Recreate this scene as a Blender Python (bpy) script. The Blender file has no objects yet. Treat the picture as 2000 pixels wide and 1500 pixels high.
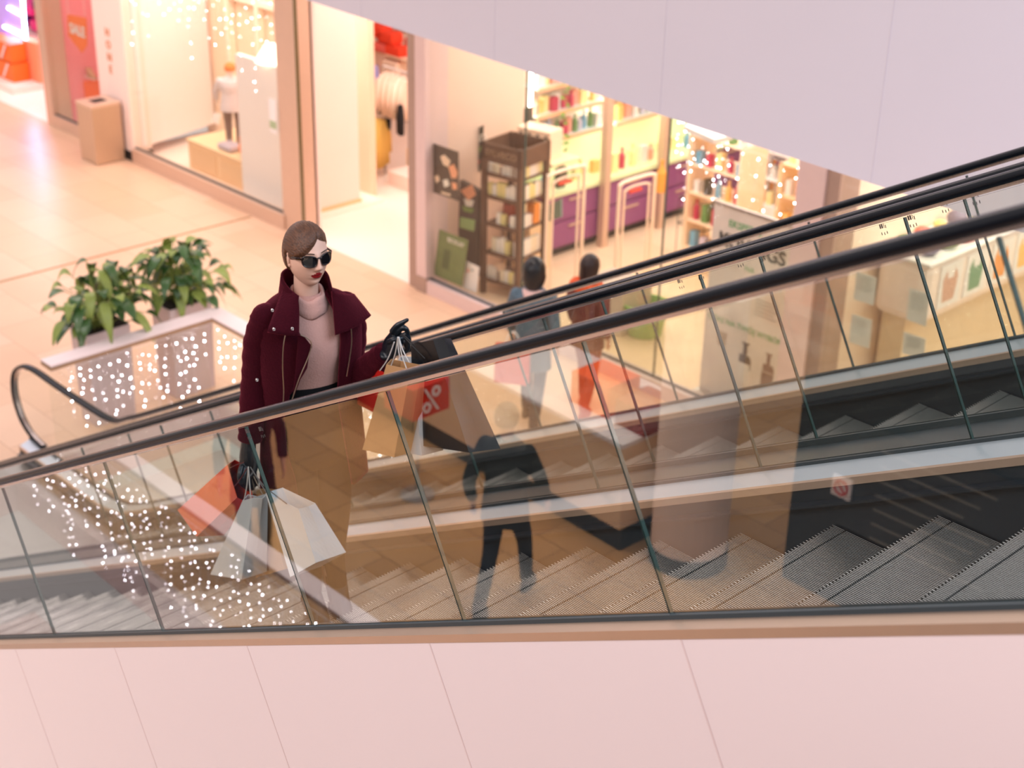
import bpy, bmesh, math, random
from mathutils import Vector, Matrix, noise
R = random.Random(7)
C = bpy.context.scene.collection
SC = bpy.context.scene
PI = math.pi

# ------------------------------------------------------------------ camera
FPX = 2943.89
RIGHT = Vector((0.68675486, 0.72659293, 0.02074796))
DOWN = Vector((0.33062345, -0.28682126, -0.89912274))
FWD = Vector((-0.64734527, 0.62433668, -0.43720455))
CAM = Vector((0, 0, 7.05))
cd = bpy.data.cameras.new('camera'); cam = bpy.data.objects.new('camera', cd); C.objects.link(cam)
m = Matrix((RIGHT, -DOWN, -FWD)).transposed().to_4x4(); m.translation = CAM
cam.matrix_world = m
cd.sensor_width = 36; cd.lens = FPX / 2000 * 36; cd.clip_end = 200; cd.clip_start = .05
cd.dof.use_dof = True; cd.dof.focus_distance = 4.75; cd.dof.aperture_fstop = 2.9
SC.camera = cam
SC.view_settings.view_transform = 'Standard'; SC.view_settings.look = 'None'; SC.view_settings.gamma = 1; SC.view_settings.use_curve_mapping = False
SC.view_settings.exposure = .75
SC.cycles.transparent_max_bounces = 64; SC.cycles.max_bounces = 10; SC.cycles.sample_clamp_indirect = 6; SC.cycles.caustics_reflective = False; SC.cycles.caustics_refractive = False

def ray(u, v):
    return RIGHT * ((u - 1000) / FPX) + DOWN * ((v - 750) / FPX) + FWD
def at(u, v, X=None, Y=None, Z=None):
    """a point of the place: where the sight line of a photo pixel meets a plane of the building"""
    q = ray(u, v)
    if X is not None: s = (X - CAM.x) / q.x
    elif Y is not None: s = (Y - CAM.y) / q.y
    else: s = (Z - CAM.z) / q.z
    return CAM + q * s

# ------------------------------------------------------------------ materials
def s2l(c):
    return tuple(((x / 255) / 12.92 if x / 255 <= .04045 else ((x / 255 + .055) / 1.055) ** 2.4) for x in c)
MATS = {}
def mat(name, col, rough=.5, metal=0, emit=0, var=.06, scale=12, bump=0, spec=.5, sheen=0, coat=0):
    if name in MATS: return MATS[name]
    m = bpy.data.materials.new(name); m.use_nodes = True; nt = m.node_tree; N = nt.nodes; L = nt.links
    b = N['Principled BSDF']; c = s2l(col)
    b.inputs['Roughness'].default_value = rough; b.inputs['Metallic'].default_value = metal
    b.inputs['Specular IOR Level'].default_value = spec
    if sheen: b.inputs['Sheen Weight'].default_value = sheen
    if coat: b.inputs['Coat Weight'].default_value = coat
    tc = N.new('ShaderNodeTexCoord'); nz = N.new('ShaderNodeTexNoise'); nz.inputs['Scale'].default_value = scale
    nz.inputs['Detail'].default_value = 4
    L.new(tc.outputs['Object'], nz.inputs['Vector'])
    rp = N.new('ShaderNodeMapRange'); rp.inputs['To Min'].default_value = 1 - var; rp.inputs['To Max'].default_value = 1 + var
    L.new(nz.outputs['Fac'], rp.inputs['Value'])
    mx = N.new('ShaderNodeMix'); mx.data_type = 'RGBA'; mx.blend_type = 'MULTIPLY'; mx.inputs['Factor'].default_value = 1
    mx.inputs['A'].default_value = (*c, 1); L.new(rp.outputs['Result'], mx.inputs['B'])
    L.new(mx.outputs['Result'], b.inputs['Base Color'])
    if emit:
        b.inputs['Emission Color'].default_value = (*c, 1); b.inputs['Emission Strength'].default_value = emit
    if bump:
        bp = N.new('ShaderNodeBump'); bp.inputs['Strength'].default_value = bump; bp.inputs['Distance'].default_value = .01
        L.new(nz.outputs['Fac'], bp.inputs['Height']); L.new(bp.outputs['Normal'], b.inputs['Normal'])
    MATS[name] = m; return m

def tile_mat(name, c1, c2, mortar, size=.6, rough=.28, spec=.5):
    m = bpy.data.materials.new(name); m.use_nodes = True; nt = m.node_tree; N = nt.nodes; L = nt.links
    b = N['Principled BSDF']; b.inputs['Roughness'].default_value = rough; b.inputs['Specular IOR Level'].default_value = spec
    tc = N.new('ShaderNodeTexCoord'); br = N.new('ShaderNodeTexBrick')
    br.inputs['Color1'].default_value = (*s2l(c1), 1); br.inputs['Color2'].default_value = (*s2l(c2), 1)
    br.inputs['Mortar'].default_value = (*s2l(mortar), 1); br.inputs['Scale'].default_value = 1
    br.inputs['Brick Width'].default_value = size; br.inputs['Row Height'].default_value = size / 1.5
    br.inputs['Mortar Size'].default_value = .005; br.inputs['Mortar Smooth'].default_value = .3; br.offset = .5
    L.new(tc.outputs['Object'], br.inputs['Vector'])
    nz = N.new('ShaderNodeTexNoise'); nz.inputs['Scale'].default_value = 1.3; nz.inputs['Detail'].default_value = 5
    L.new(tc.outputs['Object'], nz.inputs['Vector'])
    rp = N.new('ShaderNodeMapRange'); rp.inputs['To Min'].default_value = .9; rp.inputs['To Max'].default_value = 1.08
    L.new(nz.outputs['Fac'], rp.inputs['Value'])
    mx = N.new('ShaderNodeMix'); mx.data_type = 'RGBA'; mx.blend_type = 'MULTIPLY'; mx.inputs['Factor'].default_value = 1
    L.new(br.outputs['Color'], mx.inputs['A']); L.new(rp.outputs['Result'], mx.inputs['B'])
    L.new(mx.outputs['Result'], b.inputs['Base Color'])
    return m

def glass_mat(name, refl=.12, tint=(235, 240, 236), rough=0.0, fres=True):
    """clear architectural pane: straight transmission with a mirror reflection that grows at grazing angles"""
    m = bpy.data.materials.new(name); m.use_nodes = True; nt = m.node_tree; N = nt.nodes; L = nt.links
    for n in list(N): N.remove(n)
    o = N.new('ShaderNodeOutputMaterial'); tr = N.new('ShaderNodeBsdfTransparent'); tr.inputs['Color'].default_value = (*s2l(tint), 1)
    gl = N.new('ShaderNodeBsdfGlossy'); gl.inputs['Roughness'].default_value = rough; gl.inputs['Color'].default_value = (1, 1, 1, 1)
    mx = N.new('ShaderNodeMixShader')
    lw = N.new('ShaderNodeLayerWeight'); lw.inputs['Blend'].default_value = .35
    mp = N.new('ShaderNodeMapRange'); mp.inputs['To Min'].default_value = refl; mp.inputs['To Max'].default_value = min(1, refl * 2.2 + .25) if fres else refl
    pw = N.new('ShaderNodeMath'); pw.operation = 'POWER'; pw.inputs[1].default_value = 3
    L.new(lw.outputs['Facing'], pw.inputs[0]); L.new(pw.outputs[0], mp.inputs['Value'])
    L.new(mp.outputs['Result'], mx.inputs['Fac']); L.new(tr.outputs[0], mx.inputs[1]); L.new(gl.outputs[0], mx.inputs[2])
    L.new(mx.outputs[0], o.inputs['Surface'])
    MATS[name] = m; return m

# ------------------------------------------------------------------ object helpers
def obj(name, bm, m, parent=None, smooth=False, mods=()):
    me = bpy.data.meshes.new(name)
    bmesh.ops.recalc_face_normals(bm, faces=bm.faces[:]) if bm.faces else None
    bm.to_mesh(me); bm.free()
    for mm in (m if isinstance(m, (list, tuple)) else [m]): me.materials.append(mm)
    o = bpy.data.objects.new(name, me); C.objects.link(o)
    if smooth:
        for p in me.polygons: p.use_smooth = True
    if parent is not None:
        o.parent = parent; o.matrix_parent_inverse = PM(parent).inverted() if parent.get('_w') else Matrix()
    for k, kw in mods:
        md = o.modifiers.new(k.lower(), k)
        for a, v in kw.items(): setattr(md, a, v)
    return o
def PM(o):
    return Matrix.LocRotScale(o.location, o.rotation_euler, o.scale)
def thing(name, label, cat, loc=(0, 0, 0), rz=0, group=None, world=False):
    """world=True: parts are given in world coordinates although the Empty stands at the thing's base"""
    o = bpy.data.objects.new(name, None); C.objects.link(o); o.location = loc; o.rotation_euler = (0, 0, rz)
    o.empty_display_size = .1
    if world: o['_w'] = 1
    return tag(o, label, cat, group)
def tag(o, label, cat, group=None):
    o['label'] = label; o['category'] = cat
    if group: o['group'] = group
    return o
def struct(name, bm, m, **k):
    o = obj(name, bm, m, **k); o['kind'] = 'structure'; return o
def dup(root, loc, rz=None, label=None, group=None, scale=None):
    r = root.copy(); C.objects.link(r); r.location = loc
    if rz is not None: r.rotation_euler = (0, 0, rz)
    if scale is not None: r.scale = scale
    if label: r['label'] = label
    if group: r['group'] = group
    for ch in list(root.children):
        c = ch.copy(); C.objects.link(c); c.parent = r; c.matrix_parent_inverse = ch.matrix_parent_inverse
        for g in list(ch.children):
            d = g.copy(); C.objects.link(d); d.parent = c; d.matrix_parent_inverse = g.matrix_parent_inverse
    return r
def B(): return bmesh.new()
def box(bm, x0, x1, y0, y1, z0, z1, bev=0, M=None, mi=0):
    vs = [bm.verts.new(v) for v in ((x0, y0, z0), (x1, y0, z0), (x1, y1, z0), (x0, y1, z0), (x0, y0, z1), (x1, y0, z1), (x1, y1, z1), (x0, y1, z1))]
    fs = [bm.faces.new([vs[i] for i in f]) for f in ((3, 2, 1, 0), (4, 5, 6, 7), (0, 1, 5, 4), (1, 2, 6, 5), (2, 3, 7, 6), (3, 0, 4, 7))]
    for f in fs: f.material_index = mi
    if bev:
        es = list({e for f in fs for e in f.edges})
        r = bmesh.ops.bevel(bm, geom=es, offset=bev, segments=2, affect='EDGES', profile=.5)
        vs = list({v for f in r['faces'] for v in f.verts} | {v for v in vs if v.is_valid})
    if M is not None: bmesh.ops.transform(bm, matrix=M, verts=[v for v in vs if v.is_valid])
    return bm
def hexa(bm, bot, top, mi=0):
    """solid from four bottom and four top corners"""
    vs = [bm.verts.new(v) for v in list(bot) + list(top)]
    for f in ((3, 2, 1, 0), (4, 5, 6, 7), (0, 1, 5, 4), (1, 2, 6, 5), (2, 3, 7, 6), (3, 0, 4, 7)):
        bm.faces.new([vs[i] for i in f]).material_index = mi
    return bm
def catmull(pts, n=6):
    P = [Vector(p) for p in pts]; out = []
    if len(P) < 3: return [P[0].lerp(P[-1], i / n) for i in range(n + 1)]
    for i in range(len(P) - 1):
        p0 = P[max(i - 1, 0)]; p1 = P[i]; p2 = P[i + 1]; p3 = P[min(i + 2, len(P) - 1)]
        for k in range(n):
            t = k / n
            out.append(.5 * ((2 * p1) + (p2 - p0) * t + (2 * p0 - 5 * p1 + 4 * p2 - p3) * t * t + (3 * p1 - p0 - 3 * p2 + p3) * t ** 3))
    out.append(P[-1]); return out
def tube(bm, pts, r, seg=10, caps=True, ell=None, ref=None):
    """tube along points; r a number or one per point; ell squashes it: (a, b) factors"""
    P = [Vector(p) for p in pts]; n = len(P)
    rr = [r] * n if isinstance(r, (int, float)) else list(r)
    if len(rr) != n: rr = [rr[min(int(i / (n - 1) * (len(rr) - 1)), len(rr) - 2)] * (1 - (i / (n - 1) * (len(rr) - 1)) % 1 if i < n - 1 else 0) + rr[min(int(i / (n - 1) * (len(rr) - 1)) + 1, len(rr) - 1)] * ((i / (n - 1) * (len(rr) - 1)) % 1 if i < n - 1 else 1) for i in range(n)]
    rings = []; up = Vector(ref) if ref else None
    for i in range(n):
        t = (P[min(i + 1, n - 1)] - P[max(i - 1, 0)]).normalized()
        if up is None:
            up = t.orthogonal().normalized()
        a = (up - t * up.dot(t))
        if a.length < 1e-6: a = t.orthogonal()
        a.normalize(); b = t.cross(a)
        if ref is None: up = a
        ea, eb = ell if ell else (1, 1)
        rings.append([bm.verts.new(P[i] + a * math.cos(2 * PI * k / seg) * rr[i] * ea + b * math.sin(2 * PI * k / seg) * rr[i] * eb) for k in range(seg)])
    for i in range(n - 1):
        for k in range(seg):
            bm.faces.new((rings[i][k], rings[i][(k + 1) % seg], rings[i + 1][(k + 1) % seg], rings[i + 1][k]))
    if caps:
        bm.faces.new(rings[0][::-1]); bm.faces.new(rings[-1])
    return bm
def stube(bm, pts, r, n=5, **k):
    return tube(bm, catmull(pts, n), r, **k)
def ball(bm, c, r, s=(1, 1, 1), seg=12):
    M = Matrix.Translation(c) @ Matrix.Diagonal((r * s[0], r * s[1], r * s[2], 1))
    bmesh.ops.create_uvsphere(bm, u_segments=seg, v_segments=max(6, seg * 2 // 3), radius=1, matrix=M); return bm
def lathe(bm, prof, c=(0, 0, 0), seg=24, caps=True):
    rings = [[bm.verts.new((c[0] + r * math.cos(2 * PI * k / seg), c[1] + r * math.sin(2 * PI * k / seg), c[2] + z)) for k in range(seg)] for r, z in prof]
    for i in range(len(rings) - 1):
        for k in range(seg): bm.faces.new((rings[i][k], rings[i][(k + 1) % seg], rings[i + 1][(k + 1) % seg], rings[i + 1][k]))
    if caps: bm.faces.new(rings[0][::-1]); bm.faces.new(rings[-1])
    return bm
def loft(bm, rings, caps=True, closed=True):
    vr = [[bm.verts.new(p) for p in r] for r in rings]; n = len(vr[0])
    for i in range(len(vr) - 1):
        for k in range(n if closed else n - 1):
            bm.faces.new((vr[i][k], vr[i][(k + 1) % n], vr[i + 1][(k + 1) % n], vr[i + 1][k]))
    if caps: bm.faces.new(vr[0][::-1]); bm.faces.new(vr[-1])
    return bm
def ngon_prism(bm, pts, d):
    """extrude polygon pts by vector d"""
    a = [bm.verts.new(p) for p in pts]; b = [bm.verts.new(Vector(p) + Vector(d)) for p in pts]; n = len(a)
    bm.faces.new(a[::-1]); bm.faces.new(b)
    for i in range(n): bm.faces.new((a[i], a[(i + 1) % n], b[(i + 1) % n], b[i]))
    return bm
def sheet(bm, grid, th):
    """curved sheet of thickness th through a grid of points"""
    G = [[Vector(p) for p in r] for r in grid]; h = len(G); w = len(G[0]); top = []; bot = []
    for i in range(h):
        tr = []; br = []
        for j in range(w):
            du = G[min(i + 1, h - 1)][j] - G[max(i - 1, 0)][j]; dv = G[i][min(j + 1, w - 1)] - G[i][max(j - 1, 0)]
            n = du.cross(dv); n = n.normalized() if n.length > 1e-9 else Vector((0, 0, 1))
            tr.append(bm.verts.new(G[i][j] + n * th / 2)); br.append(bm.verts.new(G[i][j] - n * th / 2))
        top.append(tr); bot.append(br)
    for i in range(h - 1):
        for j in range(w - 1):
            bm.faces.new((top[i][j], top[i + 1][j], top[i + 1][j + 1], top[i][j + 1]))
            bm.faces.new((bot[i][j], bot[i][j + 1], bot[i + 1][j + 1], bot[i + 1][j]))
    for i in range(h - 1):
        bm.faces.new((top[i][0], bot[i][0], bot[i + 1][0], top[i + 1][0])); bm.faces.new((top[i][-1], top[i + 1][-1], bot[i + 1][-1], bot[i][-1]))
    for j in range(w - 1):
        bm.faces.new((top[0][j], top[0][j + 1], bot[0][j + 1], bot[0][j])); bm.faces.new((top[-1][j], bot[-1][j], bot[-1][j + 1], top[-1][j + 1]))
    return bm
def text(name, s, size, m, parent, loc, rot, ext=.002, sx=1, bold=0):
    """raised lettering: centre of the text at loc"""
    cu = bpy.data.curves.new(name, 'FONT'); cu.body = s; cu.size = size; cu.extrude = ext; cu.align_x = 'CENTER'; cu.align_y = 'CENTER'; cu.resolution_u = 3
    cu.offset = bold
    t = bpy.data.objects.new(name, cu); C.objects.link(t); bpy.context.view_layer.update()
    me = bpy.data.meshes.new_from_object(t.evaluated_get(bpy.context.evaluated_depsgraph_get()))
    bpy.data.objects.remove(t); bpy.data.curves.remove(cu)
    me.materials.clear(); me.materials.append(m); me.name = name
    M = Matrix.Translation(loc) @ rot.to_4x4() @ Matrix.Diagonal((sx, 1, 1, 1)); me.transform(M)
    o = bpy.data.objects.new(name, me); C.objects.link(o)
    if parent is not None:
        o.parent = parent; o.matrix_parent_inverse = PM(parent).inverted() if parent.get('_w') else Matrix()
    return o
def facing(d):
    """rotation of upright lettering read from direction d (horizontal)"""
    d = Vector(d).normalized(); x = Vector((0, 0, 1)).cross(d)
    return Matrix((x, Vector((0, 0, 1)), d)).transposed()
REM = lambda v, s=2: (('REMESH', dict(mode='VOXEL', voxel_size=v, use_smooth_shade=True)), ('SMOOTH', dict(iterations=s, factor=.5)))

M_ = dict(
    floor=tile_mat('warm beige stone tiles', (238, 202, 172), (230, 190, 156), (204, 162, 130), .9),
    floor2=tile_mat('tan stone tiles', (206, 160, 108), (188, 142, 92), (120, 84, 52), .62, .4, .3),
    shopfloor=mat('white shop floor', (255, 240, 226), .3, var=.02),
    beigefloor=tile_mat('honey shop floor', (246, 218, 184), (240, 208, 172), (224, 190, 152), 1.2, .4),
    wall=mat('cream wall', (250, 226, 208), .7, var=.02, scale=2),
    wallpink=mat('pale pink wall', (252, 228, 216), .7, var=.02, scale=2),
    lilac=mat('white painted fascia', (234, 226, 234), .75, var=.015, scale=1.5),
    white=mat('white lacquer', (240, 236, 234), .4, var=.02),
    frame=mat('champagne aluminium', (216, 186, 164), .42, .35, var=.03),
    framel=mat('light mauve aluminium', (224, 200, 196), .5, .15, var=.03),
    kick=mat('taupe kick plate', (176, 150, 136), .5, .2),
    steel=mat('brushed steel', (196, 190, 186), .3, .9, var=.05, scale=40),
    deck=mat('satin aluminium deck', (196, 206, 214), .3, .45, var=.03, scale=20),
    deckl=mat('polished steel strip', (226, 220, 222), .12, .85, var=.02),
    lip=mat('bronze edge strip', (196, 170, 150), .4, .6, var=.04),
    rubber=mat('dark rubber gasket', (52, 64, 70), .45, var=.04),
    belt=mat('black handrail rubber', (8, 14, 22), .26, var=.03, spec=.22),
    track=mat('handrail guide steel', (200, 190, 186), .25, .8),
    skirt=mat('dark skirt panel', (36, 46, 54), .35, .2, var=.05),
    clad=mat('pale pink lacquered cladding', (234, 220, 222), .5, var=.01, scale=1),
    tread=mat('ribbed tread aluminium', (210, 208, 204), .35, .6, var=.05, scale=30),
    groove=mat('dark groove and rib shade', (16, 18, 20), .6),
    glass=glass_mat('balustrade glass', .19, (250, 252, 249)),
    glassc=glass_mat('clear glass inner face', .0, (252, 253, 251), fres=False),
    glass2=glass_mat('rear balustrade glass', .035, (251, 252, 250)),
    shopglass=glass_mat('shop window glass', .03, (252, 252, 249)),
    edge=mat('dark green glass edge', (70, 92, 88), .15, .2),
    black=mat('matt black', (18, 18, 20), .6),
    bulb=mat('cool white bulb', (246, 243, 255), .3, emit=32),
    wire=mat('clear plastic wire', (235, 225, 225), .4),
)

# ------------------------------------------------------------------ world and lights
w = bpy.data.worlds.new('world'); SC.world = w; w.use_nodes = True
wn = w.node_tree.nodes; wl = w.node_tree.links
bg = wn['Background']; bg.inputs['Strength'].default_value = .62
tcw = wn.new('ShaderNodeTexCoord'); gr = wn.new('ShaderNodeSeparateXYZ'); cr_ = wn.new('ShaderNodeValToRGB')
wl.new(tcw.outputs['Generated'], gr.inputs[0]); wl.new(gr.outputs['Z'], cr_.inputs['Fac'])
cr_.color_ramp.elements[0].position = 0; cr_.color_ramp.elements[0].color = (.60, .52, .50, 1)
cr_.color_ramp.elements[1].position = 1; cr_.color_ramp.elements[1].color = (.22, .23, .28, 1)
e = cr_.color_ramp.elements.new(.30); e.color = (1.0, .88, .86, 1)
wl.new(cr_.outputs['Color'], bg.inputs['Color'])

def area(name, loc, size, power, col, rot=(0, 0, 0)):
    l = bpy.data.lights.new(name, 'AREA'); l.shape = 'RECTANGLE'; l.size, l.size_y = size; l.energy = power; l.color = col
    o = bpy.data.objects.new(name, l); C.objects.link(o); o.location = loc; o.rotation_euler = rot; return o
area('concourse_light', (-12, 8.6, 9.5), (14, 3), 300, (1, .84, .74))
area('concourse_light', (-19, 6, 9), (8, 6), 330, (1, .78, .82))
area('atrium_light', (-4, -3.5, 10.5), (7, 4), 420, (1, .90, .90))
area('daylight_opening', (1.5, 5.5, 9.5), (4, 6), 300, (.62, .80, 1.0), (0, .25, 0))
area('tile_reflection_fill', (-8.5, -3.2, 4.7), (4, 3), 170, (1, .84, .68))  # added fill over the tiles to strengthen their reflection in the glass
area('fashion_shop_light', (-15, 14, 3.6), (3.5, 4), 85, (1, .82, .76))
area('window_display_light', (-18, 12, 3.4), (4, 1.4), 48, (1, .80, .74))
area('shoe_shop_light', (-23.5, 13, 3.4), (4, 3), 130, (1, .72, .66))
area('cosmetics_shop_light', (-10.8, 14.6, 3.7), (4.6, 6), 165, (1, .88, .84))
area('grocery_shop_light', (-5.2, 13.6, 3.7), (4.4, 4), 170, (1, .88, .84))

# ================================================================== THE SETTING
T = 0.5475486; TH = math.atan(T)
D4, D3, D2, D1 = 2.4202, 3.7921, 4.1140, 5.4856
CB, CR = 5.9876, 6.8342        # glass foot and handrail centre: z = CB + x*T
VX = -12.15                    # end of the stair void
FY = 11.05                     # shop front line

bm = B()
for x0, x1, y0, y1 in ((-40, VX, -14, FY), (VX, 8, 7.54, FY), (VX, -10.4, 2.2, 5.7), ):
    box(bm, x0, x1, y0, y1, -.35, 0)
struct('floor', bm, M_['floor'])
bm = B(); box(bm, VX, 8, -14, -.42, -.35, 0); struct('floor', bm, M_['floor2'])
bm = B(); box(bm, -20.4, -13.15, FY + .01, 18, -.35, .001); box(bm, -40, -22.3, FY - .001, 18, -.35, .001); struct('floor', bm, M_['shopfloor'])
bm = B(); box(bm, -13.15, 3, FY, 22, -.35, .0); struct('floor', bm, M_['beigefloor'])
# white covering of the stair voids beside the escalators
bm = B(); box(bm, VX + .12, 4, 5.62, 7.42, -.62, -.5); struct('floor', bm, M_['white'])
bm = B(); box(bm, VX + .12, 4, -.35, 2.2, -1.6, -1.5); struct('floor', bm, M_['clad'])
bm = B(); box(bm, VX - .004, VX + .1, 5.5, 7.54, -.36, .03); box(bm, VX - .004, VX + .1, -.42, 2.3, -.36, .03)
box(bm, VX, 6, 7.44, 7.56, -.36, .03); box(bm, VX, 6, -.44, -.34, -.36, .03); struct('trim_1', bm, M_['framel'])
bm = B(); box(bm, -16.62, -16.585, 3, FY - .08, -.02, .004); struct('trim_2', bm, mat('brass floor strip', (168, 132, 84), .4, .3))

# upper gallery fascia: the tall white face above the shops
fa = at(600, 0, Z=4.4); fb = at(2000, 455, Z=4.4); d = (fb - fa).normalized()
fa = fa - d * 6; fb = fb + d * 6; nrm = Vector((-d.y, d.x, 0))
bm = B(); hexa(bm, [fa, fb, fb + nrm * .3, fa + nrm * .3], [p + Vector((0, 0, 4.2)) for p in (fa, fb, fb + nrm * .3, fa + nrm * .3)])
struct('wall_upper', bm, M_['lilac'])
bm = B()
for k in range(2, 14):
    p = fa + d * (k * 1.7) - nrm * .002
    hexa(bm, [p, p + d * .004, p + d * .004 + nrm * .004, p + nrm * .004], [q + Vector((0, 0, 4.2)) for q in (p, p + d * .004, p + d * .004 + nrm * .004, p + nrm * .004)])
struct('trim_3', bm, mat('fascia joint', (222, 213, 222), .7))
# upper gallery floor the photographer stands on
bm = B(); box(bm, -1.2, 6, -6, 1.2, 5.05, 5.4); struct('floor', bm, M_['wall'])

# ------------------------------------------------------------------ shop front
def column(name, x0, x1, y0, y1, z1, m, kick=.2):
    bm = B(); box(bm, x0, x1, y0, y1, 0, z1); o = struct(name, bm, m)
    return o
bm = B(); box(bm, -13.30, -13.13, FY - .02, FY + .3, 0, 4.2); struct('wall_front', bm, M_['kick'])
bm = B(); box(bm, -13.13, -12.95, FY - .05, FY + .3, 0, 4.2); struct('wall_front', bm, M_['framel'])
bm = B(); box(bm, -13.14, -12.94, FY - .06, FY, 0, .2); struct('baseboard_front', bm, M_['kick'])
bm = B(); box(bm, -7.72, -7.42, FY - .05, FY + .3, 0, 4.2); struct('wall_front', bm, M_['framel'])
bm = B(); box(bm, -7.42, -7.28, FY - .02, FY + .3, 0, 4.2); struct('wall_front', bm, M_['kick'])
bm = B(); box(bm, -15.88, -15.50, FY - .02, FY + .25, 0, 4.2); struct('wall_front', bm, M_['frame'])
bm = B(); box(bm, -15.50, -15.482, FY - .02, FY + .02, .02, 4.2); struct('trim_4', bm, mat('olive glass edge', (96, 84, 40), .3))
bm = B(); box(bm, -20.60, -19.76, FY - .02, FY + .3, .13, 4.2); struct('wall_front', bm, M_['wallpink'])
bm = B(); box(bm, -20.60, -19.72, FY - .04, FY + .3, 0, .14); struct('baseboard_front', bm, M_['black'])
bm = B(); box(bm, -22.42, -22.20, FY - .03, FY + .3, 0, 4.2); struct('wall_front', bm, M_['frame'])
# wall lettering down the pillar
lt = obj('pillar_lettering', box(B(), -20.3, -20.299, FY - .03, FY - .0205, 1.2, 1.21), M_['wallpink'])
tag(lt, 'vertical column of small brown letters on the pale pillar behind the bin', 'lettering')
brown = mat('copper lettering', (214, 140, 90), .5)
for i, ch in enumerate('HONE'):
    text('letter', ch, .17, brown, lt, Vector((-20.2, FY - .028, 1.87 - i * .185)), facing((0, -1, 0)), .004)

def window(n, x0, x1, mat_frame, panes, sill=.16, ztop=4.2, rail=None):
    root = thing('window_%d' % n, 'shop window', 'window', ((x0 + x1) / 2, FY, 0), world=True)
    del root['label']; del root['category']; root['kind'] = 'structure'
    bm = B(); box(bm, x0, x1, FY - .05, FY + .1, 0, sill); obj('window_sill', bm, mat_frame, root)
    bm = B(); box(bm, x0, x1, FY + .012, FY + .04, sill, sill + .02); obj('window_frame', bm, M_['rubber'], root)
    xs = [x0] + panes + [x1]
    for a, b in zip(xs, xs[1:]):
        bm = B(); box(bm, a + .004, b - .004, FY + .02, FY + .032, sill, ztop); obj('glass_pane', bm, M_['shopglass'], root)
    for p in panes:
        bm = B(); box(bm, p - .006, p + .006, FY + .016, FY + .036, sill, ztop); obj('pane_joint', bm, M_['edge'], root)
    return root
window(1, -22.2, -20.6, M_['frame'], [], .18)
window(2, -19.76, -15.88, M_['frame'], [], .2)
window(3, -12.95, -7.72, M_['framel'], [-11.36, -9.33], .17)
window(4, -7.28, 1.0, M_['framel'], [-4.6], .15)
bm = B(); box(bm, -15.95, -15.9, FY + .0, FY + .05, .2, 4.2); struct('trim_5', bm, M_['frame'])

# inner walls of the shops
bm = B(); box(bm, -16.22, -16.08, FY + .25, 12.45, 0, 4.2); box(bm, -16.1, -15.5, FY + .22, FY + .3, 0, 4.2); struct('wall_left', bm, M_['wallpink'])
bm = B(); box(bm, -16.09, -16.06, FY + .3, 12.47, 0, .07); struct('baseboard_left', bm, mat('oak skirting', (240, 196, 140), .5))
bm = B(); box(bm, -13.32, -13.12, FY + .3, 12.75, 0, 4.4); struct('wall_right', bm, mat('beige partition', (232, 204, 184), .6, var=.02))
bm = B(); box(bm, -13.6, -13.45, 12.75, 19.4, 0, 4.6); struct('wall_right', bm, M_['wall'])
bm = B(); box(bm, -20.6, -13.6, 17.2, 17.4, 0, 4.6); box(bm, -20.6, -20.4, 12.9, 17.2, 0, 4.6); struct('wall_back', bm, M_['wall'])
bm = B(); box(bm, -13.6, -7.4, 19.4, 19.6, 0, 4.6); struct('wall_back', bm, mat('peach back wall', (250, 222, 184), .6))
bm = B(); box(bm, -7.42, -7.3, FY + .3, 19.4, 0, 4.2); struct('wall_right', bm, mat('oak panel wall', (246, 222, 200), .5, var=.04, scale=3))
bm = B(); box(bm, -7.3, 3, 17, 17.2, 0, 4.6); struct('wall_back', bm, M_['wall'])
bm = B(); box(bm, -30, -22.3, 17, 17.2, 0, 5); struct('wall_back', bm, mat('magenta shoe wall', (226, 60, 150), .6, var=.3, scale=4))
bm = B(); box(bm, -22.4, -22.25, FY + .3, 17, 0, 4.6); struct('wall_left', bm, mat('rose wall', (250, 160, 170), .6))
bm = B(); box(bm, -20.4, -16.2, 12.75, 12.85, 0, 4.2); struct('wall_back', bm, mat('light oak boards', (244, 214, 184), .6, var=.03, scale=3))
bm = B(); box(bm, -22.2, -19.76, 12.9, 13.0, 0, 4.2); struct('wall_back', bm, mat('salmon panel', (250, 150, 140), .6, var=.1, scale=2))

# camera-side hall that the glass mirrors: a dark wall and a round column
bm = B(); box(bm, -6.2, 6, -4.6, -4.4, 0, 4.9); struct('wall_near', bm, mat('black wall', (26, 28, 28), .5))
colr = obj('round_column', lathe(B(), [(.33, .16), (.33, 5.04)], (-6.93, -4.02, 0)), M_['wall'], smooth=False)
tag(colr, 'beige round column with a black foot mirrored in the balustrade glass', 'column')
obj('column_foot', lathe(B(), [(.345, 0), (.345, .16)], (-6.93, -4.02, 0)), M_['black'], colr)

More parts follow.
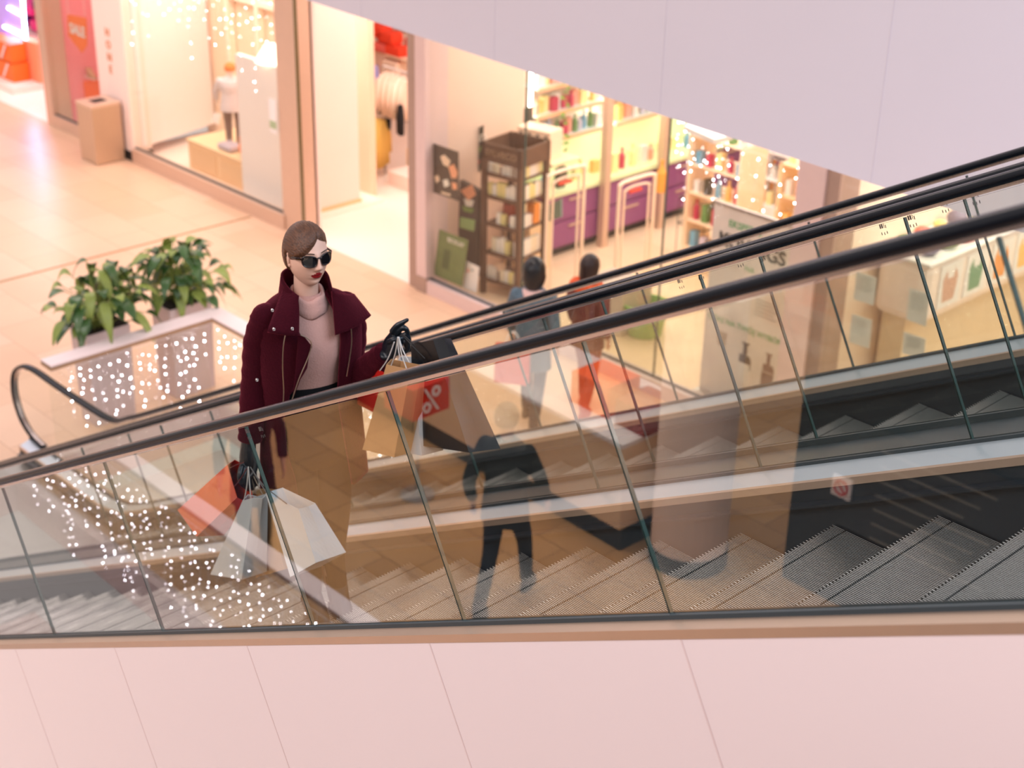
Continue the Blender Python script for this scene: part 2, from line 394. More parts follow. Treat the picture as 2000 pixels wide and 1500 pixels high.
# ================================================================== ESCALATORS
XT = .9                                   # where the incline leaves the frame at the top
FOOT = [(XT, CB + XT * T), (-10.1, CB - 10.1 * T), (-10.45, .285), (-10.75, .215), (-11.1, .2), (-12.28, .2)]
RAIL = [(XT, CR + XT * T), (-2, CR - 2 * T), (-5, CR - 5 * T), (-8, CR - 8 * T), (-9.9, CR - 9.9 * T), (-10.3, CR - 10.3 * T + .008), (-10.6, 1.062), (-11.0, 1.03), (-11.6, 1.025), (-12.0, 1.03),
        (-12.25, .98), (-12.43, .84), (-12.49, .62), (-12.42, .4), (-12.25, .27), (-12.02, .22)]
SMOOTHRAIL = [(p.x, p.z) for p in catmull([(a, 0, b) for a, b in RAIL], 6)]
JOINTS = [-1.18, -2.5, -3.48, -4.45, -5.77, -7.06, -8.36, -9.66, -10.98, -12.3]
def strip(bm, prof, path, mi=0):
    """sweep a closed (y, z) profile along an (x, z) path"""
    loft(bm, [[(x, y, z + dz) for y, dz in prof] for x, z in path]); return bm
def joint_at(u, h):
    x = (u - h * T) / (1 + T * T); return x, CB + h + x * T
def glass_poly(i):
    hb, ht = -.012, CR - CB - .035
    if i < len(JOINTS) - 2:
        a = JOINTS[i - 1] if i else JOINTS[0] + 2.4; b = JOINTS[i]; g = .0028
        return [joint_at(b + g, hb), joint_at(a - g, hb), joint_at(a - g, ht), joint_at(b + g, ht)]
    return None
STEPRISE = .1955; STEPRUN = STEPRISE / T; NX0 = -1.93
def escalator(yn, yf, label, near_clad, gname, gnear, gfar):
    root = thing('escalator', label, 'escalator', (-11.8, (yn + yf) / 2, 0), world=True)
    for side, y, inn, gm in ((0, yn, 1, gnear), (1, yf, -1, gfar)):
        # handrail belt with its steel guide
        bm = B(); prof = [(-.035, .003), (-.035, -.010), (-.028, -.015), (.028, -.015), (.035, -.010), (.035, .003), (.030, .011), (.016, .016), (-.016, .016), (-.030, .011)]
        P = SMOOTHRAIL; rings = []
        for k, (x, z) in enumerate(P):
            a = P[max(k - 1, 0)]; b = P[min(k + 1, len(P) - 1)]; t = Vector((b[0] - a[0], b[1] - a[1])).normalized(); n = Vector((t.y, -t.x))
            rings.append([(x + n.x * h, y + s, z + n.y * h) for s, h in prof])
        loft(bm, rings); hr = obj('handrail', bm, M_['belt'], root, smooth=True)
        bm = B(); prof = [(-.017, -.015), (-.017, -.026), (.017, -.026), (.017, -.015)]; rings = []
        for k, (x, z) in enumerate(P):
            a = P[max(k - 1, 0)]; b = P[min(k + 1, len(P) - 1)]; t = Vector((b[0] - a[0], b[1] - a[1])).normalized(); n = Vector((t.y, -t.x))
            rings.append([(x + n.x * h, y + s, z + n.y * h) for s, h in prof])
        loft(bm, rings); obj('handrail_guide', bm, M_['track'], root)
        # glass panels, joints square to the slope
        for i in range(len(JOINTS) - 2):
            q = glass_poly(i); bm = B()
            ngon_prism(bm, [(a, y - .006, b) for a, b in q], (0, .012, 0))
            bm.faces.ensure_lookup_table()
            for f in bm.faces:
                f.normal_update(); c = f.calc_center_median()
                f.material_index = 2 if abs(f.normal.y) < .5 else (0 if c.y < y else 1)
            obj('glass_panel', bm, [gm, M_['glassc'], M_['edge']], root)
        # curved end panel
        a = joint_at(JOINTS[-3] - .0028, -.012); b = joint_at(JOINTS[-3] - .0028, CR - CB - .035)
        pts = [b] + [(x + (.035 if x < -12.2 else 0), z - .035) for x, z in SMOOTHRAIL if b[0] - .1 > x and z > .3] + [(-12.3, .2), (-10.9, .2), (-10.5, .262), a]
        bm = B(); ngon_prism(bm, [(p, y - .006, q) for p, q in pts], (0, .012, 0))
        for f in bm.faces:
            f.normal_update(); c = f.calc_center_median()
            f.material_index = 2 if abs(f.normal.y) < .5 else (0 if c.y < y else 1)
        obj('glass_panel', bm, [gm, M_['glassc'], M_['edge']], root)
        # foot gasket, inner deck, edge strip, skirt
        bm = B(); strip(bm, [(y - .016, -.03), (y - .016, .016), (y - .007, .018), (y - .007, -.03)], FOOT); strip(bm, [(y + .007, -.03), (y + .007, .018), (y + .016, .016), (y + .016, -.03)], FOOT)
        obj('glass_gasket', bm, M_['rubber'], root)
        bm = B(); strip(bm, [(y + inn * .014, .004), (y + inn * .112, -.028), (y + inn * .112, -.06), (y + inn * .014, -.06)], FOOT); obj('inner_deck', bm, M_['deck'], root)
        bm = B(); strip(bm, [(y + inn * .112, -.026), (y + inn * .126, -.030), (y + inn * .126, -.058), (y + inn * .112, -.058)], FOOT); obj('edge_strip', bm, M_['rubber'] if side == 0 else M_['lip'], root)
        bm = B(); strip(bm, [(y + inn * .112, -.058), (y + inn * .120, -.058), (y + inn * .130, -.42), (y + inn * .112, -.42)], FOOT)
        strip(bm, [(y + inn * .120, -.105), (y + inn * .150, -.112), (y + inn * .150, -.122), (y + inn * .120, -.125)], FOOT); obj('skirt_panel', bm, M_['skirt'], root)
        out = -inn
        if (side == 0 and near_clad) or (side == 1 and not near_clad):
            bm = B(); strip(bm, [(y + out * .016, .002), (y + out * .062, -.006), (y + out * .062, -.034), (y + out * .016, -.034)], FOOT); obj('outer_deck', bm, M_['lip'], root)
            bm = B(); strip(bm, [(y + out * .03, -.034), (y + out * .060, -.034), (y + out * .060, -1.25), (y + out * .03, -1.25)], [(x, max(z, -0.2 + 0 * z)) for x, z in FOOT])
            cl = obj('side_cladding', bm, M_['clad'], root)
            for u in (.1, -1.3, -2.42, -3.62, -4.9, -6.2, -7.5, -8.8):
                bm = B()
                p0 = joint_at(u, -.034); p1 = joint_at(u, -1.24); g = .003
                yy = y + out * .0604
                ngon_prism(bm, [(p0[0] - g, yy, p0[1]), (p0[0] + g, yy, p0[1]), (p1[0] + g, yy, p1[1]), (p1[0] - g, yy, p1[1])], (0, out * .0006, 0))
                obj('cladding_joint', bm, mat('cladding seam', (222, 202, 202), .6), cl)
    # steps
    w0, w1 = yn + .132, yf - .132
    bm = B(); box(bm, .004, STEPRUN - .001, w0, w1, -.03, -.010, mi=1); box(bm, .004, .02, w0, w1, -STEPRISE + .01, -.012, mi=1)
    n = int((w1 - w0) / .0078)
    for k in range(n):
        ya = w0 + (k + .2) * (w1 - w0) / n; yb = ya + .0031
        x0 = .000 if k % 2 else .008
        for (p, q) in ((x0, .046), (.052, STEPRUN - .004)):
            vs = [bm.verts.new(v) for v in ((p, ya, -.011), (q, ya, -.011), (q, yb, -.011), (p, yb, -.011), (p, ya, 0), (q, ya, 0), (q, yb, 0), (p, yb, 0))]
            for fi, f in enumerate(((4, 5, 6, 7), (0, 1, 5, 4), (1, 2, 6, 5), (2, 3, 7, 6), (3, 0, 4, 7))): bm.faces.new([vs[i] for i in f]).material_index = 1 if fi in (1, 3) else 0  # rib sides get the dark groove colour to paint their shade
    st = obj('step', bm, [M_['tread'], M_['groove']], root)
    first = True
    for k in range(-6, 24):
        x = NX0 - k * STEPRUN; z = CB - .198 + x * T
        if z < .01: break
        s = st if first else st.copy()
        if not first: C.objects.link(s); s.parent = root; s.matrix_parent_inverse = st.matrix_parent_inverse
        s.location = (x, 0, z); first = False
    bm = B(); box(bm, -12.3, -10.45, w0, w1, -.05, .012)
    for k in range(60):
        ya = w0 + k * (w1 - w0) / 60; box(bm, -12.25, -10.5, ya, ya + .009, .012, .016)
    obj('landing_plate', bm, M_['steel'], root)
    # truss body under the steps
    bm = B(); strip(bm, [(yn + .03, -.44), (yf - .03, -.44), (yf - .03, -1.2), (yn + .03, -1.2)], [(x, z) for x, z in FOOT if x > -10.2] ); obj('truss_body', bm, M_['black'], root)
    return root
escA = escalator(D4, D3, 'nearer of the two escalators, with the woman in the burgundy coat riding on it', True, 'A', M_['glass'], M_['glass2'])
escB = escalator(D2, D1, 'farther empty escalator, beyond the one the woman rides', False, 'B', M_['glass2'], M_['glass2'])
bm = B(); strip(bm, [(D3 + .017, -.03), (D2 - .017, -.03), (D2 - .017, -.008), (D3 + .017, -.008)], FOOT); struct('trim_6', bm, M_['rubber'])
# tiny printed marks on the glass panels
mk = mat('grey print on glass', (70, 66, 66), .5)
def glass_mark(u, v, y, s=1.0):
    p = at(u, v, Y=y - .0075)
    bm = B()
    for i, (dx, dz, a, b) in enumerate(((-.012, .012, .006, .016), (-.004, .012, .006, .016), (.006, .012, .002, .016), (-.012, -.012, .003, .010), (.0, -.014, .003, .010), (.012, -.012, .003, .010), (.012, .010, .003, .012))):
        M = Matrix.Translation(p) @ Matrix.Rotation(-TH, 4, 'Y')
        box(bm, dx * s, (dx + a) * s, 0, .0006, (dz) * s, (dz + b) * s, M=M)
    return bm
for (u, v, y, r) in ((486, 852, D4, escA), (512, 848, D4, escA), (1905, 392, D3, escA), (1782, 436, D3, escA), (1726, 452, D2, escB), (1845, 408, D2, escB), (1445, 515, D3, escA), (1368, 540, D3, escA), (1330, 558, D2, escB), (1488, 504, D2, escB)):
    obj('printed_mark', glass_mark(u, v, y, .9), mk, r)

# ================================================================== VOID RAILINGS, LIGHTS, PLANTERS, BIN
def railing(label, segs, zt=1.05):
    root = thing('glass_railing', label, 'railing', (segs[0][0][0], segs[0][0][1], 0), world=True)
    for (x0, y0), (x1, y1), wd in segs:
        d = Vector((x1 - x0, y1 - y0, 0)); L = d.length; d.normalize(); n = Vector((-d.y, d.x, 0))
        M = Matrix(((d.x, n.x, 0, x0), (d.y, n.y, 0, y0), (0, 0, 1, 0), (0, 0, 0, 1)))
        bm = B(); box(bm, 0, L, -wd / 2, wd / 2, zt - .018, zt, bev=.003, M=M); obj('top_ledge', bm, mat('white ledge', (246, 228, 226), .35, var=.02), root)
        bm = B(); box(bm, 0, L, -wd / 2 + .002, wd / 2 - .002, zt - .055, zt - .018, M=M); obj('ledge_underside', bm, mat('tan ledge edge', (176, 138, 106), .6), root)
        k = max(1, round(L / 1.4))
        for i in range(k):
            bm = B(); box(bm, L * i / k + .006, L * (i + 1) / k - .006, -.008, .008, .03, zt - .06, M=M); obj('glass_panel', bm, M_['shopglass'], root)
    return root
railing('white topped glass railing around the stair void beside the two potted plants', [((-12.04, 5.62), (-12.04, 7.36), .2), ((-12.14, 7.46), (3.0, 7.46), .2)])
railing('white topped glass railing below the photographer, mirrored in the balustrade glass', [((-12.04, 2.25), (-12.04, -.34), .16), ((-12.12, -.42), (3.0, -.42), .16)])
def icicles(label, a, b, n, drop, off, group=None, zt=.98, dens=.075):
    a = Vector(a); b = Vector(b); d = (b - a); L = d.length; d.normalize(); nn = Vector((-d.y, d.x, 0)) * off
    root = thing('icicle_lights', label, 'string lights', (a.x + nn.x, a.y + nn.y, 0), world=True)
    if group: root['group'] = group
    wb = B(); bb = B()
    tube(wb, [a + nn + Vector((0, 0, zt)), b + nn + Vector((0, 0, zt))], .0025, 5)
    for i in range(n):
        p = a + d * (L * (i + .5) / n + R.uniform(-.03, .03)) + nn
        dr = drop * R.uniform(.45, 1.0); pts = [p + Vector((R.uniform(-.012, .012), R.uniform(-.012, .012), zt - z * dr / 6)) for z in range(7)]
        tube(wb, pts, .0016, 4)
        z = R.uniform(.03, .12)
        while z < dr:
            q = p + Vector((R.uniform(-.03, .03), R.uniform(-.02, .02), zt - z))
            bmesh.ops.create_icosphere(bb, subdivisions=1, radius=R.choice((.003, .004, .0055)), matrix=Matrix.Translation(q)); z += dens * R.uniform(.5, 1.6)
    obj('wire', wb, M_['wire'], root)
    o = obj('bulb', bb, M_['bulb'], root); o['kind'] = 'stuff'
    return root
icicles('curtain of icicle lights on the short railing side before the potted plants', (-11.93, 5.75, 0), (-11.93, 7.3, 0), 15, .95, 0, dens=.1)
icicles('curtain of icicle lights on the long railing side behind the woman', (-11.9, 7.34, 0), (-3, 7.34, 0), 62, .95, 0, dens=.1)
icicles('curtain of icicle lights on the railing below the photographer, mirrored in the glass', (-11.9, -.30, 0), (-5.5, -.30, 0), 46, 1.35, 0, dens=.075)
icicles('curtain of icicle lights on the left railing end below the photographer', (-11.93, 2.1, 0), (-11.93, -.2, 0), 14, 1.3, 0, dens=.08)

green1 = mat('deep green leaf', (62, 98, 44), .35, var=.35, scale=9, coat=.2); green2 = mat('yellow green leaf', (142, 158, 76), .4, var=.25, scale=9)
def leaf(bm, base, d, L, wd, droop, mi):
    d = Vector(d).normalized(); side = d.cross(Vector((0, 0, 1))).normalized() * wd
    rows = []
    for i in range(8):
        t = i / 7; c = Vector(base) + Vector((d.x, d.y, 0)) * L * t * (1 - .25 * droop * t) + Vector((0, 0, d.z * L * t - droop * L * t * t))
        ww = math.sin(PI * min(1, t ** .75 * .96 + .02)) ** .8
        rows.append([c - side * ww + Vector((0, 0, .2 * wd * ww)), c - side * ww * .5 + Vector((0, 0, .04 * wd)), c, c + side * ww * .5 + Vector((0, 0, .04 * wd)), c + side * ww + Vector((0, 0, .2 * wd * ww))])
    vr = [[bm.verts.new(p) for p in r] for r in rows]
    for i in range(7):
        for j in range(4):
            f = bm.faces.new((vr[i][j], vr[i][j + 1], vr[i + 1][j + 1], vr[i + 1][j])); f.material_index = mi; f.smooth = True
def plant(x0, x1, y0, y1, label, seed, tall):
    rr = random.Random(seed); cx, cy = (x0 + x1) / 2, (y0 + y1) / 2
    root = thing('potted_plant', label, 'plant', (cx, cy, 0), world=True)
    bm = B(); hexa(bm, [(x0 + .02, y0 + .02, 0), (x1 - .02, y0 + .02, 0), (x1 - .02, y1 - .02, 0), (x0 + .02, y1 - .02, 0)], [(x0, y0, 1), (x1, y0, 1), (x1, y1, 1), (x0, y1, 1)])
    pot = obj('planter_box', bm, mat('pale grey mauve planter', (206, 190, 192), .45, .15, var=.03), root)
    bm = B(); box(bm, x0 + .015, x1 - .015, y0 + .015, y1 - .015, .985, 1.012); obj('soil', bm, mat('dark soil', (44, 32, 26), .9, var=.4, scale=60, bump=.6), root)
    bm = B(); sb = B()
    for k in range(tall[0]):
        a = rr.uniform(0, 2 * PI); el = rr.uniform(-.1, 1.3); r = rr.uniform(.04, .34); h = rr.uniform(.1, .66)
        p0 = Vector((cx + rr.uniform(-.08, .08), cy + rr.uniform(-.12, .12), 1.0)); dirv = Vector((math.cos(a), math.sin(a), el))
        p1 = Vector((cx + math.cos(a) * r * 1.1, cy + math.sin(a) * r * 1.4, 1.0 + h * (1.15 - r * 1.6)))
        stube(sb, [p0, p0.lerp(p1, .5) + Vector((0, 0, .06)), p1], .004, 3, seg=5)
        leaf(bm, p1, dirv, rr.uniform(.2, .32), rr.uniform(.048, .078), rr.uniform(.5, 1.2), 0 if rr.random() < .6 else 1)
    obj('foliage', bm, [green1, green2], root, mods=(('SOLIDIFY', dict(thickness=.0015)),))
    obj('stems', sb, green2, root)
    return root
plant(-12.74, -12.42, 6.24, 6.72, 'leafy green potted plant in a tall square planter, the one nearer the escalator newel', 4, (96,))
plant(-12.80, -12.44, 7.18, 7.68, 'leafy green potted plant in a tall square planter, the one at the railing corner', 9, (96,))

t = thing('litter_bin', 'tall beige steel litter bin with a square black slot, against the pale pillar', 'bin', (-20.16, 10.74, 0))
binm = mat('champagne bin steel', (206, 176, 148), .38, .45, var=.04, scale=6)
bm = B(); x, y = .23, .24
box(bm, -x, x, -y, y, .01, .86, bev=.006); obj('body', bm, binm, t)
bm = B(); box(bm, -x - .006, x + .006, -y - .006, y + .006, .86, .905, bev=.005); obj('lid', bm, mat('bin lid', (226, 196, 172), .35, .3), t)
bm = B(); box(bm, -.09, .09, -.11, .11, .904, .908); obj('slot', bm, M_['black'], t)

# ================================================================== THE WOMAN
AZ = math.radians(-14)
LF = Vector((-math.sin(AZ), math.cos(AZ), 0)); FF = Vector((math.cos(AZ), math.sin(AZ), 0))
P0 = Vector((-4.40, 3.08, 3.365)) + LF * .05
WM = Matrix.Translation(P0) @ Matrix.Rotation(AZ, 4, 'Z'); WI = WM.inverted()
def lp(u, v, f):
    q = ray(u, v); s = (f - (CAM - P0).dot(FF)) / q.dot(FF)
    return WI @ (CAM + q * s)
skin = mat('fair skin', (226, 182, 160), .5, var=.03, scale=30); lipm = mat('deep red lipstick', (140, 14, 22), .35, var=.02)
hairm = mat('dark blond brown hair', (88, 54, 34), .5, var=.35, scale=45); coatm = mat('burgundy wool', (50, 5, 16), .95, var=.3, scale=120, bump=.3, sheen=.35, spec=.1)
coatm.node_tree.nodes['Principled BSDF'].inputs['Sheen Tint'].default_value = (.75, .10, .18, 1)
coatd = mat('black wool blend', (24, 10, 16), .95, var=.2, scale=120, bump=.4, spec=.15)
sweat = mat('dusty rose knit', (196, 150, 138), .9, var=.06, scale=150, bump=.3, sheen=.2, spec=.2); blk = mat('black trousers', (14, 14, 17), .8, spec=.2)
glove = mat('black navy leather', (14, 22, 30), .34, var=.1, scale=60, bump=.2); zipm = mat('pale brass zip', (190, 170, 150), .3, .9)
lens_m = mat('smoked lens', (16, 14, 18), .06, var=.02, spec=.8); frame_m = mat('tortoise black frame', (30, 12, 10), .15, var=.3, scale=60, spec=.7)

def g(a, c, w): return math.exp(-((a - c) / w) ** 2)
def head_point(th, ph):
    cx, cy, cz = math.cos(ph) * math.cos(th), math.cos(ph) * math.sin(th), math.sin(ph)
    x = cx * (.094 if cx > 0 else .100); y = cy * .075; z = cz * (.115 if cz > 0 else .128)
    s = max(0, -z / .128)
    y *= 1 - .29 * s ** 1.9; x *= (1 - .06 * s ** 2) if x > 0 else (1 - .5 * s ** 1.3)
    if x > 0:
        fr = min(1, x / .05); dx = 0
        dx += .025 * g(y, 0, .0085 + .004 * g(z, -.030, .012)) * (g(z, -.028, .013) + .62 * g(z, -.008, .017) + .25 * g(z, .014, .014)) * .82
        dx += .006 * (g(y, .013, .006) + g(y, -.013, .006)) * g(z, -.033, .007)
        dx -= .010 * (g(y, .033, .015) + g(y, -.033, .015)) * g(z, .008, .012)
        dx += .004 * g(z, .027, .009) * (g(y, .03, .025) + g(y, -.03, .025))
        dx += .004 * (g(y, .043, .018) + g(y, -.043, .018)) * g(z, -.018, .018)
        dx += .0075 * g(y, 0, .020) * g(z, -.0555, .0055) + .0085 * g(y, 0, .018) * g(z, -.0685, .0065) - .003 * g(y, 0, .024) * g(z, -.0615, .0022)
        dx += .010 * g(y, 0, .024) * g(z, -.100, .016) - .003 * g(z, -.082, .006) * g(y, 0, .02)
        x += dx * fr
    return Vector((x, y, z))
HC = Vector((.018, 0, 1.628)); HY = Matrix.Rotation(math.radians(5), 4, 'Z') @ Matrix.Rotation(math.radians(-1), 4, 'Y')
HM = Matrix.Translation(HC) @ HY
def head_mesh(bm, M, nth=110, nph=90):
    rows = []
    for j in range(nph + 1):
        ph = -PI / 2 + PI * j / nph; rows.append([])
        for i in range(nth):
            th = 2 * PI * i / nth; th = th - .38 * math.sin(th)      # denser around the face
            rows[-1].append(bm.verts.new(M @ head_point(th, ph)))
    I = M.inverted()
    for j in range(nph):
        for i in range(nth):
            a, b, c, d = rows[j][i], rows[j][(i + 1) % nth], rows[j + 1][(i + 1) % nth], rows[j + 1][i]
            try: f = bm.faces.new((a, b, c, d))
            except ValueError: continue
            f.smooth = True; q = I @ f.calc_center_median()
            if q.x > .06 and abs(q.y) < .0245:
                t = abs(q.y) / .0245; hi = -.0475 - .0125 * t ** 1.6 - .0018 * g(q.y, 0, .003); lo = -.0765 + .0155 * t ** 2
                if lo < q.z < hi: f.material_index = 1
woman = thing('person', 'woman in a burgundy wool coat and dark sunglasses riding the escalator with shopping bags', 'person', P0, AZ)
bm = B(); head_mesh(bm, HM)
stube(bm, [(-.012, 0, 1.40), (-.004, 0, 1.47), (.006, 0, 1.56)], [.052, .047, .046], 5, seg=24)      # neck
loft(bm, [[(f * math.cos(a), w_ * math.sin(a), u) for a in [2 * PI * k / 24 for k in range(24)]] for u, w_, f in ((.80, .13, .09), (.95, .12, .085), (1.1, .11, .075), (1.25, .135, .10), (1.36, .125, .07), (1.41, .06, .05))])
for s, ft in ((1, .07), (-1, -.03)):
    tube(bm, catmull([(0, s * .075, .84), (.03, s * .06, .5), (0, s * .045 + .01, .28), (ft, s * .04 + .02, .07)], 5), [.075, .06, .045, .05, .032], seg=14)
for s, pts in ((-1, [(0, -.165, 1.36), (-.03, -.195, 1.12), (0, -.258, .90)]), (1, [(0, .16, 1.34), tuple(lp(690, 742, .04)), tuple(lp(748, 692, .23))])):
    tube(bm, catmull(pts, 5), [.04, .036, .03, .026], seg=12)
# ears
for s in (1, -1):
    bmesh.ops.create_uvsphere(bm, u_segments=14, v_segments=10, radius=1, matrix=HM @ Matrix.Translation((-.006, s * .073, -.006)) @ Matrix.Rotation(s * .35, 4, 'Z') @ Matrix.Rotation(.15, 4, 'Y') @ Matrix.Diagonal((.017, .007, .030, 1)))
    bmesh.ops.create_uvsphere(bm, u_segments=10, v_segments=8, radius=1, matrix=HM @ Matrix.Translation((-.001, s * .073, -.030)) @ Matrix.Diagonal((.009, .006, .010, 1)))
for f in bm.faces: f.smooth = True
obj('body', bm, [skin, lipm], woman)
def strand_bump(m, sc=(1.6, 20, 20)):
    nt = m.node_tree; N = nt.nodes; L = nt.links; b = N['Principled BSDF']
    tc = N.new('ShaderNodeTexCoord'); mp = N.new('ShaderNodeMapping'); mp.inputs['Scale'].default_value = sc; mp.inputs['Rotation'].default_value = (0, .5, 0)
    nz = N.new('ShaderNodeTexNoise'); nz.inputs['Scale'].default_value = 8; nz.inputs['Detail'].default_value = 6
    L.new(tc.outputs['Object'], mp.inputs['Vector']); L.new(mp.outputs['Vector'], nz.inputs['Vector'])
    mx = [n for n in N if n.bl_idname == 'ShaderNodeMix'][0]; mr = N.new('ShaderNodeMapRange'); mr.inputs['From Min'].default_value = .3; mr.inputs['From Max'].default_value = .7; mr.inputs['To Min'].default_value = .55; mr.inputs['To Max'].default_value = 1.6
    L.new(nz.outputs['Fac'], mr.inputs['Value']); L.new(mr.outputs['Result'], mx.inputs['B'])
    bp = N.new('ShaderNodeBump'); bp.inputs['Strength'].default_value = .7; bp.inputs['Distance'].default_value = .004
    L.new(nz.outputs['Fac'], bp.inputs['Height']); L.new(bp.outputs['Normal'], b.inputs['Normal'])
strand_bump(hairm)
# eyes and brows
for s in (1, -1):
    bm = B(); bmesh.ops.create_uvsphere(bm, u_segments=16, v_segments=10, radius=.0115, matrix=HM @ Matrix.Translation((.073, s * .032, .006)))
    obj('eye', bm, mat('eye white', (236, 230, 226), .2), woman, smooth=True)
    bm = B(); pts = []
    for k in range(9):
        y = s * (.014 + .040 * k / 8); z = .0245 + .006 * math.sin(PI * min(1, .25 + k / 9) * .8); th = math.asin(max(-1, min(1, y / .074))); ph = math.asin(z / .115)
        best = min((head_point(th + a * .02, ph) for a in range(-12, 13)), key=lambda p: abs(p.y - y)); pts.append(HM @ (best + Vector((.0012, 0, 0))))
    tube(bm, pts, [.0018, .0028, .0026, .001], seg=6, ell=(1, .8)); obj('eyebrow', bm, mat('brown brow', (70, 44, 32), .8), woman, smooth=True)
# hair: a close side-parted shell and a low bun
bm = B(); nth, nph = 150, 110; rows = []
def hair_mask(q):
    """signed cover: >0 inside the hair; q on the head, face towards +x"""
    if q.z > .118: return 1
    if q.x < -.01: front = .06 + (q.z + .055) * 1.2 if q.z < -.03 else 1
    else: front = 1
    part = .012
    # hairline on the forehead, sweeping down from the parting to her right temple
    if q.y < part: hl = .066 - (part - q.y) * .92
    else: hl = .066 - (q.y - part) * .55
    if q.x > .0: d = (q.z - hl) * 1.0 if q.x > .02 else max(q.z - hl, (.012 - q.x) * 1.2 + (q.z + .0) * .6)
    else: d = q.z + .062 + min(0, -q.x - .02) * .6
    if -.012 < q.x <= .012 and abs(q.y) > .05: d = q.z - .004
    elif q.x <= -.012: d = q.z + .07
    return d
for j in range(nph + 1):
    ph = -PI / 2 + PI * j / nph; rows.append([])
    for i in range(nth):
        th = 2 * PI * i / nth; q = head_point(th, ph); mk_ = hair_mask(q); t = max(0, min(1, mk_ / .03)); t = t * t * (3 - 2 * t)
        n = Vector((q.x / .0088, q.y / .0056, max(q.z, -.02) / .0132)).normalized()
        groove = -.003 * math.exp(-((q.y - .014) / .004) ** 2) * (1 if q.z > .04 and q.x > -.05 else 0)
        strand = .0007 * math.sin(q.y * 900 + q.z * 300) + .0005 * math.sin(q.z * 1400 - q.x * 500)
        rows[-1].append((bm.verts.new(HM @ (q + n * (-.003 + t * (.0145 + strand + groove)))), mk_))
for j in range(nph):
    for i in range(nth):
        qs = (rows[j][i], rows[j][(i + 1) % nth], rows[j + 1][(i + 1) % nth], rows[j + 1][i])
        if max(a[1] for a in qs) > -.002: bm.faces.new([a[0] for a in qs]).smooth = True
bmesh.ops.delete(bm, geom=[v for v in bm.verts if not v.link_faces], context='VERTS')
bmesh.ops.create_uvsphere(bm, u_segments=20, v_segments=14, radius=1, matrix=HM @ Matrix.Translation((-.108, 0, -.045)) @ Matrix.Diagonal((.034, .04, .034, 1)))
for f in bm.faces: f.smooth = True
obj('hair', bm, hairm, woman)
# sunglasses
sg = None
bm = B()
def lens_outline(s, k=28, sc=1.0):
    out = []
    for i in range(k):
        a = 2 * PI * i / k; c, sn = math.cos(a), math.sin(a)
        yy = .0285 * (abs(c) ** .72) * (1 if c > 0 else -1); zz = .0235 * (abs(sn) ** .78) * (1 if sn > 0 else -1)
        yy *= 1 + .10 * (zz / .0235); zz += .0035 * (yy / .0285) * (1 if s > 0 else -1) * (1 if zz > 0 else .2)
        out.append((yy * sc, zz * sc))
    return out
def face_curve(y): return .101 - 5.5 * y * y
gz = .002
for s in (1, -1):
    oo = [Vector((face_curve(s * .034 + a) + .002, s * .034 + a, gz + b)) for a, b in lens_outline(s)]
    oi = [Vector((face_curve(s * .034 + a) + .002, s * .034 + a, gz + b)) for a, b in lens_outline(s, sc=.86)]
    back = Vector((-.0045, 0, 0)); n = len(oo)
    V = [[bm.verts.new(HM @ p) for p in L] for L in (oo, oi, [p + back for p in oi], [p + back for p in oo])]
    for r in range(4):
        for k in range(n): bm.faces.new((V[r][k], V[r][(k + 1) % n], V[(r + 1) % 4][(k + 1) % n], V[(r + 1) % 4][k])).smooth = True
tube(bm, [HM @ Vector((face_curve(y) + .001, y, gz + .010 + .002 * math.cos(y * 200))) for y in (-.010, -.004, .004, .010)], .0032, 8)
for s in (1, -1):
    tube(bm, [HM @ Vector(p) for p in ((face_curve(s * .062) - .002, s * .0635, gz + .012), (.060, s * .0745, gz + .011), (.020, s * .0785, gz + .008), (-.012, s * .079, gz + .002))], .003, 8, ell=(1.7, .7), ref=(0, 0, 1))
sg = obj('sunglasses', bm, frame_m, woman)
for s in (1, -1):
    bm = B(); ol = [Vector((face_curve(s * .034 + a) + .001, s * .034 + a, gz + b)) for a, b in lens_outline(s, sc=.88)]
    ngon_prism(bm, [HM @ p for p in ol], HM.to_3x3() @ Vector((-.0018, 0, 0))); obj('lens', bm, lens_m, sg)

# sweater with a folded turtleneck
bm = B()
def oval(u, wl, ff, fb, k=32, off=(0, 0)):
    return [((ff if math.cos(a) > 0 else -fb) * math.cos(a) + off[0], wl * math.sin(a) + off[1], u) for a in [2 * PI * i / k for i in range(k)]]
loft(bm, [oval(u, a, b, c) for u, a, b, c in ((1.04, .128, .100, -.09), (1.10, .136, .104, -.092), (1.17, .150, .118, -.10), (1.24, .160, .138, -.102), (1.30, .160, .130, -.102), (1.36, .150, .098, -.10), (1.40, .11, .074, -.085), (1.435, .062, .060, -.062), (1.47, .055, .056, -.056))], caps=False)
tn = [oval(u, a, a * 1.02, -a * 1.02, off=(o, 0)) for u, a, o in ((1.425, .066, .008), (1.418, .074, .010), (1.432, .078, .010), (1.452, .074, .010), (1.462, .068, .009), (1.476, .066, .009), (1.484, .058, .008), (1.476, .052, .006), (1.45, .049, .004))]
tn = [[(x, y, z - .40 * x * (1 if x > 0 else .1) + .006 * math.sin(5 * math.atan2(y, x))) for x, y, z in r] for r in tn]
loft(bm, tn, caps=False)
obj('sweater', bm, sweat, woman, smooth=True)
